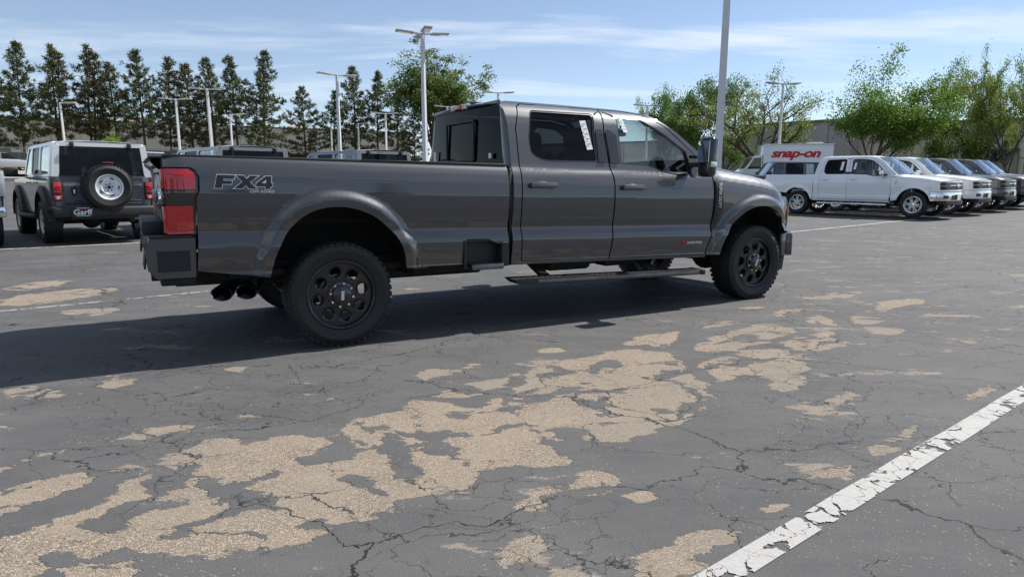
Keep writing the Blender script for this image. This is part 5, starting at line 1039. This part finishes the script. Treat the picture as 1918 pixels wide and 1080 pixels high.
def leafy_meshes(h, seed, spread=.5, trunk_f=.22, limbs=7, leaves=9000, leaf=.20, bare=0.0, up=.9, clump=.55, s2=.85):
    rd = random.Random(seed); V = []; Fc = []; tips = []
    def grow(p, d, L, r, lev):
        pts = [p]; q = p; dd = d
        for k in range(4):
            dd = (dd+Vector((rd.gauss(0, .16), rd.gauss(0, .16), rd.gauss(.04, .10)))).normalized(); q = q+dd*L/4; pts.append(q)
        limb(V, Fc, pts, r, r*.45, 6 if lev < 2 else 4)
        if lev >= 3:
            tips.append((q, dd, lev)); tips.append((pts[2], dd, lev)); return
        if lev >= 1: tips.append((q, dd, lev))
        for k in range(rd.choice((3, 4, 4)) if lev else limbs):
            a = k*2.399+rd.random(); e = Vector((math.cos(a), math.sin(a), 0)); f = .35+.65*rd.random(); i = min(3, int(f*4)); bp = Vector(pts[i]).lerp(Vector(pts[i+1]), f*4-i)
            nd = (dd*(.75 if lev else up*.8)+e*(s2 if lev else spread*1.5)).normalized(); grow(bp, nd, L*(.62 if lev else 1.55)*(.75+.5*rd.random()), r*.5, lev+1)
    grow(Vector((0, 0, -.1)), Vector((rd.gauss(0, .04), rd.gauss(0, .04), 1)).normalized(), h*trunk_f*1.3, .015*h, 0)
    zs = max(t[0].z for t in tips); k = h/zs; V = [v*k for v in V]; keep = [t for t in tips if rd.random() > bare*(.3+1.2*t[0].z/zs)]
    T = np.array([tuple(t[0]*k) for t in keep]); m = leaves; ix = rng_.integers(0, len(T), m); cs = (clump*(.6+.8*rng_.random(len(T))))[ix][:, None]
    C = T[ix]+rng_.normal(size=(m, 3))*cs*np.array([.62, .62, .5]); D = rng_.normal(size=(m, 3))+np.array([0, 0, -.2]); cv, cf = cards(C, D, leaf, leaf*.62, False); me_c = fast_mesh('crown', cv, cf)
    me_t = bpy.data.meshes.new('trunk'); me_t.from_pydata([tuple(v) for v in V], [], Fc); me_t.polygons.foreach_set('use_smooth', [True]*len(me_t.polygons)); me_t.update()
    return me_t, me_c
def put_tree(name, mt, mc, leafm, x, y, scale, rz, label, group=None, cat='tree', wide=1.0):
    r = empty(name, (x, y, gz(x, y)-.05), rz); r.scale = (scale*wide, scale*wide, scale); link('trunk', mt, BARK, r)
    c = link('crown', mc, leafm, r)
    if c.data.materials[0] is not leafm: c.material_slots[0].link = 'OBJECT'; c.material_slots[0].material = leafm
    return tag(r, label, cat, group)
PV = [pine_meshes(12, 1, .16, .235), pine_meshes(12, 2, .26, .20, .9, 2), pine_meshes(12, 3, .18, .24), pine_meshes(12, 4, .06, .28, 1.1), pine_meshes(12, 5, .26, .20, .85)]
# (px of the trunk, px row of the top, distance, variant, needle tone, label)
PINES = [(25, 84, 74, 0, 0, 'tall full pine next to the pale twin-stemmed pine'), (92, 90, 75, 1, 1, 'twin-stemmed pine with bare lower stems'), (155, 90, 76, 1, 2, 'brownish twin-stemmed pine, its needles turning rusty'), (208, 121, 77, 2, 1, 'shorter bushy pine between two tall ones'),
 (258, 97, 77, 4, 0, 'tall dark pine with a narrow crown'), (308, 112, 79, 4, 1, 'slender pale pine behind the lamp posts'), (352, 124, 80, 3, 2, 'broad olive pine low to the ground'), (393, 112, 81, 0, 1, 'pointed pine behind the twin-headed lamp post'),
 (436, 110, 80, 4, 0, 'dark slim pine before the open sky gap'), (487, 100, 79, 0, 0, 'tall pine at the edge of the sky gap'), (567, 167, 84, 3, 1, 'short broad pine standing alone in the gap'), (622, 174, 86, 4, 0, 'small dark pine beside a lamp post'),
 (662, 127, 86, 0, 1, 'tall pine between the small dark pine and the narrow one'), (704, 137, 87, 4, 0, 'narrow dark pine next to the poplar'), (742, 170, 86, 2, 0, 'dark pine half hidden by the poplar'), (-35, 95, 74, 2, 1, 'bushy pine at the end of the row, beside the tall full one'), (775, 205, 84, 3, 0, 'low dark pine under the poplar')]
for px, py, Y, vi, ni, lab in PINES:
    tp = px_at(px, py, Y); hh = tp.z-gz(tp.x, Y)+.3; put_tree('pine_tree', *PV[vi], NEEDLE[ni], tp.x, Y, hh/12*.985, (px*1.7) % 6.28, lab, 'row of pines')
def put_leafy(px, py, Y, me2, h0, lm, lab, name='leafy_tree', rz=0.0, group=None, wpx=150):
    tp = px_at(px, py, Y); hh = tp.z-gz(tp.x, Y); co = np.empty(len(me2[1].vertices)*3); me2[1].vertices.foreach_get('co', co); co = co.reshape(-1, 3); lo, hi = np.percentile(co[:, :2], 3, 0), np.percentile(co[:, :2], 97, 0)
    want = wpx*Y/F_PX; top = np.percentile(co[:, 2], 99.5); k = hh/top; return put_tree(name, *me2, lm, tp.x, Y, k, rz, lab, group, 'tree', want/((hi-lo).mean()*k))
pop = leafy_meshes(15, 21, .22, .17, 12, 26000, .22, .10, 1.5, .50, .42)
put_leafy(806, 84, 80, pop, 15, LEAF[3], 'tall poplar with some bare branches behind the truck cab', 'poplar_tree', .6, wpx=140)
put_leafy(1258, 168, 60, leafy_meshes(7, 31, .42, .22, 8, 18000, .155, .03, 1.1, .46, .7), 7, LEAF[0], 'round green tree beside the cab windscreen', rz=1.0, wpx=75)
put_leafy(1330, 148, 58, leafy_meshes(8, 32, .45, .22, 9, 22000, .155, .03, 1.1, .48, .7), 8, LEAF[1], 'dark green tree just behind the tall near lamp post', rz=2.0, wpx=115)
put_leafy(1437, 148, 50, leafy_meshes(7.5, 33, .62, .12, 9, 11000, .135, .40, .9, .40), 7.5, LEAF[2], 'thin half-bare tree above the white van', rz=.3, wpx=185)
put_leafy(1662, 106, 47, leafy_meshes(8.5, 34, .55, .20, 9, 28000, .148, .04, 1.05, .47, .75), 8.5, LEAF[0], 'big bright green tree above the white pickup', rz=4.0, wpx=170)
put_leafy(1812, 120, 48, leafy_meshes(8, 35, .55, .20, 9, 26000, .148, .03, 1.05, .46, .75), 8, LEAF[1], 'dark leafy tree between two bright ones', rz=5.1, wpx=112)
put_leafy(1915, 100, 40, leafy_meshes(8, 36, .60, .20, 9, 24000, .138, .06, 1.0, .42, .75), 8, LEAF[2], 'yellow-green tree at the end of the pickup row', rz=.9, wpx=125)
put_leafy(200, 236, 42, leafy_meshes(3.2, 38, .35, .3, 4, 1500, .12, .0, 1.1, .28), 3.2, LEAF[4], 'small bright green sapling above the white hardtop', 'sapling', .4, wpx=50)
put_leafy(1362, 232, 57, leafy_meshes(4, 39, .5, .15, 6, 3000, .16, .0, .9, .45), 4, LEAF[0], 'low bright green bush behind the lamp post', 'bush', 0, wpx=60)
# a belt of trees on the other side of the street, behind the viewer: it shows in the glass
VV = []; FF = []; off = 0
for i in range(16):
    x = -62+i*8.2; y = -46-7*math.sin(i*1.3); s_ = .75+.35*((i*37) % 10)/10; co = np.empty(len(PV[i % 5][1].vertices)*3); PV[i % 5][1].vertices.foreach_get('co', co); co = co.reshape(-1, 3)[:len(co)//3//3*3]
    VV.append(co*s_*np.array([1.2, 1.2, 1])+np.array([x, y, 0])); FF.append(np.arange(off, off+len(co)).reshape(-1, 3)); off += len(co)
tb2 = link('tree_belt', fast_mesh('tree_belt', np.concatenate(VV), np.concatenate(FF)), NEEDLE[1]); tag(tb2, 'belt of trees across the street', 'trees', None, 'stuff')

# ------------------------------------------------------------------ lamp posts
POLE = mat('white_pole_paint', (0.62, 0.63, 0.65), 0.45, var=0.06, vscale=4)
LAMPH = mat('lamp_head_grey', (0.52, 0.53, 0.54), 0.4)
def lamp_post(px, py, Y, label, heads=2, w=.13, rz=.3, lean=(0, 0), top=None):
    tp = px_at(px, py, Y); g = gz(tp.x, Y); H_ = (top or tp.z)-g; r = empty('lamp_post', (tp.x, Y, g), rz)
    p = MB(); n = 4; ax, ay = lean
    p.lathe([(w*.74, 0), (w*.50, H_)], axis='Z', n=4); b_ = MB()
    for v_ in p.bm.verts: v_.co.x += ax*v_.co.z; v_.co.y += ay*v_.co.z
    p.build('pole', POLE, r); b_.tube((0, 0, -.05), (0, 0, .55), .26, .26, 20); b_.box((0, 0, .57), (.34, .34, .04)); b_.build('pole_base', MATS['concrete'], r)
    for k in range(heads):
        a = 2*math.pi*k/heads; d = Vector((math.cos(a), math.sin(a), 0)); top_ = Vector((ax*H_, ay*H_, H_)); m_ = MB(); m_.bar(top_-Vector((0, 0, .06)), top_+d*.38-Vector((0, 0, .02)), .06, .06); m_.build('arm', POLE, r)
        l_ = MB(); l_.box(top_+d*.72+Vector((0, 0, .0)), (.72, .34, .07), Matrix.Rotation(a, 4, 'Z') @ Matrix.Rotation(R(-4), 4, 'Y'), .02); lo = l_.build('lamp_head', LAMPH, r, smooth=40)
        e_ = MB(); e_.box(top_+d*.72+Vector((0, 0, -.045)), (.50, .24, .012), Matrix.Rotation(a, 4, 'Z') @ Matrix.Rotation(R(-4), 4, 'Y')); e_.build('lens', CLEAR, lo)
    return tag(r, label, 'lamp post', 'lamp posts of the lot')
lamp_post(1353, 100, 15.2, 'tall near lamp post behind the pickup hood', 2, .17, .5, (.012, 0), 8.4)
lamp_post(793, 62, 28.5, 'tall lamp post beside the cab rear window', 4, .17, .35, (-.006, 0))
lamp_post(632, 140, 38, 'twin-headed lamp post by the small dark pine', 2, .16, .6, (-.006, 0))
lamp_post(391, 166, 44, 'twin-headed lamp post before the pointed pine', 2, .17, .1, (-.02, 0))
lamp_post(331, 185, 49, 'lamp post between two pines above the first grey hardtop', 2, .15, .1, (-.015, 0))
lamp_post(115, 192, 53, 'lamp post above the corner of the white hardtop', 1, .15, .2, (-.02, 0))
lamp_post(432, 214, 62, 'short-looking lamp post under the dark slim pine', 1, .15, .2, (-.01, 0))
lamp_post(722, 212, 60, 'lamp post in front of the pine next to the poplar', 2, .15, .2)
lamp_post(671, 231, 74, 'far lamp post at the foot of the tall pine', 1, .15, .2)
lamp_post(620, 234, 78, 'far lamp post beside the small dark pine', 1, .15, .2)
lamp_post(1466, 156, 42, 'lamp post rising out of the half-bare tree', 2, .15, .15, (.006, 0))
lamp_post(1760, 194, 52, 'lamp post between the bright and the dark leafy tree', 2, .15, .15, (.006, 0))
lamp_post(1213, 197, 53, 'lamp post peeping over the cab roof line', 2, .15, .15)
lamp_post(933, 173, 47, 'lamp post whose heads show just above the cab roof', 2, .15, .15)
lamp_post(838, 199, 58, 'lamp post half hidden behind the cab corner', 2, .15, .15)

# ------------------------------------------------------------------ buildings
BEIGE = mat('beige_panel', (0.62, 0.545, 0.44), 0.85, var=0.06, vscale=.5, bump=.15, bscale=8)
BEIGE2 = mat('beige_panel_pale', (0.66, 0.59, 0.49), 0.85, var=0.06, vscale=.5, bump=.15, bscale=8)
SHADEGREY = mat('shade_grey_panel', (0.42, 0.41, 0.40), 0.85, var=0.05, vscale=.5, bump=.15, bscale=8)  # shade on the left wing put into the colour; low building reuses it
COPING = mat('coping_metal', (0.20, 0.17, 0.15), 0.6)
DARKG = mat('dark_window', (0.02, 0.022, 0.025), 0.08, coat=.5)
def building(label, A, B, depth, H_, npan, mats_, rows_=2, openings=(), z0=None):
    A = Vector(A); B = Vector(B); L = (B-A).length; rz = math.atan2((B-A).y, (B-A).x); z0 = gz((A.x+B.x)/2, A.y)-.6 if z0 is None else z0
    r = empty('warehouse', (A.x, A.y, z0), rz); c = MB(); c.box((L/2, depth/2+.16, H_/2), (L, depth, H_-.02)); c.build('core', mats_[0], r)
    for i in range(npan):
        for j in range(rows_):
            x0, x1 = L*i/npan, L*(i+1)/npan; q0, q1 = H_*j/rows_, H_*(j+1)/rows_; p = MB(); p.box(((x0+x1)/2, .08, (q0+q1)/2), (x1-x0-.05, .16, q1-q0-.05), bev=.02); p.build('wall_panel', mats_[(i*7+j*3) % len(mats_)], r)
    k = MB(); k.box((L/2, .05, H_+.06), (L+.2, .40, .16)); k.build('coping', COPING, r)
    for x, w, zb, h_ in openings:
        o = MB(); o.box((x, -.02, zb+h_/2), (w, .06, h_)); oo = o.build('opening', DARKG, r); f_ = MB()
        for dx in (-w/2, 0, w/2): f_.box((x+dx, -.06, zb+h_/2), (.08, .06, h_))
        f_.box((x, -.06, zb+h_), (w+.1, .06, .10)); f_.build('frame', COPING, oo)
    return tag(r, label, 'building')
wl = building('long beige warehouse behind the row of pines', (px_at(-80, 300, 88).x, 88), (px_at(770, 300, 118).x, 118), 30, 7.0, 18, [BEIGE, BEIGE2, BEIGE], 2, [(4+9.5*i, 3.2, .6, 2.6) for i in range(9)], z0=2.2)  # dark dock openings stand in for the shade under a canopy
ru = MB(); ru.box((20, 8, 7.6), (3.2, 2.4, 1.2), bev=.05); ru.build('roof_unit', BEIGE2, wl); ru = MB(); ru.box((44, 9, 7.5), (2.6, 2.0, 1.0), bev=.05); ru.build('roof_unit', BEIGE2, wl)
building('building with walls painted shade grey behind the half-bare tree', (px_at(1385, 300, 62).x, 62), (px_at(1593, 300, 55).x, 55), 20, 5.7, 5, [SHADEGREY], 2, [], z0=.4)
building('pale building behind the big bright green tree', (px_at(1597, 300, 56.2).x, 56.2), (px_at(2120, 300, 45).x, 45), 20, 5.3, 12, [BEIGE2, BEIGE], 2, [(2.6, 2.2, .4, 2.5), (9.2, 3.4, .4, 2.9), (16, 3, .4, 2.6)], z0=.3)
building('low building with dark openings beside the half-bare tree', (px_at(880, 300, 82).x, 82), (px_at(1392, 300, 66).x, 66), 16, 4.6, 13, [BEIGE, SHADEGREY], 1, [(5+6.2*i, 2.4, .4, 2.9) for i in range(5)], z0=.6)

# ------------------------------------------------------------------ chain-link fence
WIRE = mat('galvanised_wire', (0.35, 0.36, 0.37), 0.4, metal=.6)
fx0, fx1, fy0, fy1 = -66, -30, 62, 66; fr_ = empty('chain_link_fence', (fx0, fy0, gz(fx0, fy0))); FP = lambda u, z: Vector(((fx1-fx0)*u, (fy1-fy0)*u, gz(fx0+(fx1-fx0)*u, fy0+(fy1-fy0)*u)-gz(fx0, fy0)+z))
for i in range(13): m_ = MB(); m_.tube(FP(i/12, 0), FP(i/12, 2.0), .035, .035, 8); m_.build('fence_post', WIRE, fr_)
m_ = MB()
for i in range(12): m_.tube(FP(i/12, 1.95), FP((i+1)/12, 1.95), .022, .022, 6)
m_.build('top_rail', WIRE, fr_); V_ = []; F_2 = []
for i in range(260):
    for sg in (1, -1):
        u0 = i/260; u1 = u0+sg*1.9/36
        if not 0 <= u1 <= 1: continue
        a, b = FP(u0, .02), FP(u1, 1.92); k = len(V_); V_ += [a, a+Vector((.012, 0, 0)), b+Vector((.012, 0, 0)), b]; F_2.append((k, k+1, k+2, k+3))
wm = raw('wire_mesh', V_, F_2, WIRE, fr_); wm['kind'] = 'stuff'; tag(fr_, 'chain-link fence at the edge of the pale far lot', 'fence')
# ------------------------------------------------------------------ small far cars and the tool van
def far_car(px, py, Y, head, paintm, label):
    p = px_at(px, py, Y); r = empty('parked_car', (p.x, Y, gz(p.x, Y)), head); hw = .88
    lo = [(-2.2, .30), (2.25, .28), (2.28, .62), (2.0, .80), (1.0, .92), (-1.6, .98), (-2.18, .92), (-2.28, .60)]
    b = MB(); b.prism(lo, -hw, hw); bmesh.ops.bevel(b.bm, geom=b.bm.edges[:], offset=.06, segments=2, profile=.5, affect='EDGES'); b.build('body', paintm, r, smooth=50)
    g = MB(); g.prism([(-1.75, .95), (1.15, .90), (.35, 1.42), (-1.0, 1.46)], -hw+.14, hw-.14); go = g.build('glasshouse', DARKG, r)
    t = MB(); t.prism([(.42, 1.40), (-1.05, 1.44), (-.9, 1.49), (.3, 1.46)], -hw+.15, hw-.15); t.build('roof', paintm, r)
    for s_ in (-1, 1):
        for x in (-1.35, 1.40): put_wheel('plain', r, x, s_*(hw-.01), .355, s_)
        l = MB(); l.box((-2.235, s_*.62, .80), (.08, .36, .14), bev=.02); l.build('tail_light', RED, r); l = MB(); l.box((2.18, s_*.60, .68), (.12, .34, .12), bev=.02); l.build('headlight', CLEAR, r)
        for x0, x1 in ((-1.05, -.98), (-.12, -.04)): l = MB(); l.prism([(x0, .93), (x1, .93), (x1, 1.43), (x0, 1.43)], s_*(hw-.145), s_*(hw-.13)); l.build('pillar', paintm, go)
    return tag(r, label, 'car', 'cars on the far lot')
far_car(4, 310, 57, R(40), PAINT_SILVER, 'silver car with red tail light by the chain-link fence')
far_car(40, 310, 60, R(35), PAINT_DARK, 'dark car on the far lot by the fence')
far_car(272, 305, 46, R(150), PAINT_WHITE, 'white car glimpsed between the two off-roaders')
far_car(262, 309, 52, R(20), PAINT_BLUEGREY, 'blue-grey car on the far lot')
VANW = paint('van_white_paint', (0.70, 0.71, 0.71), 0.0, 0.4)
VANRED = mat('van_red_lettering', (0.50, 0.012, 0.015), 0.4)
VY = 40.0; vp = px_at(1460, 300, VY); van = empty('tool_van', (vp.x, VY, gz(vp.x, VY)), R(171))     # drives to the left
hw = 1.12; b = MB(); b.box((-.75, 0, 1.72), (3.7, 2*hw, 2.24), bev=.05); bo = b.build('box_body', VANW, van, smooth=40)
rr = MB(); rr.box((-.75, 0, 2.845), (3.74, 2*hw+.04, .05)); rr.box((-.75, 0, .62), (3.74, 2*hw+.04, .08)); rr.build('trim_rail', ALLOY, bo)
rv = MB(); rv.box((-1.85, 0, 2.92), (.8, .7, .14), bev=.04); rv.build('roof_vent', WHITE, bo, smooth=40)
c = MB(); c.prism([(1.12, .62), (2.55, .62), (2.60, 1.25), (2.05, 1.50), (1.60, 2.20), (1.12, 2.30)], -hw+.08, hw-.08); bmesh.ops.bevel(c.bm, geom=c.bm.edges[:], offset=.05, segments=2, profile=.5, affect='EDGES'); co_ = c.build('cab', VANW, van, smooth=50)
w_ = MB(); w_.bar((1.66, 0, 2.14), (2.05, 0, 1.535), 1.8, .02); w_.build('windscreen', DARKG, co_)
for s_ in (-1, 1):
    w_ = MB(); w_.prism([(1.20, 1.50), (1.95, 1.50), (1.58, 2.10), (1.20, 2.14)], s_*(hw-.085), s_*(hw-.07)); w_.build('side_window', DARKG, co_)
    for x in (-1.6, 1.75): put_wheel('plain', van, x, s_*(hw-.05), .38, s_)
    Mx = frame_of((-.62, s_*(hw+.004), 2.22), (-s_, 0, 0), (0, 0, 1)); text_mesh('van_lettering', 'snap-on', .55, VANRED, bo, Mx, .004, .022, .30, .95, width=2.65, height=.50)
    hl = MB(); hl.box((2.58, s_*.75, .95), (.08, .3, .2), bev=.03); hl.build('headlight', CLEAR, co_)
ch = MB(); ch.box((0, 0, .55), (5.0, 1.4, .16)); ch.box((2.62, 0, .60), (.12, 2.0, .2)); ch.build('chassis', CHASSIS, van)
tag(van, 'white box van with red lettering behind the black-topped off-roader', 'van')
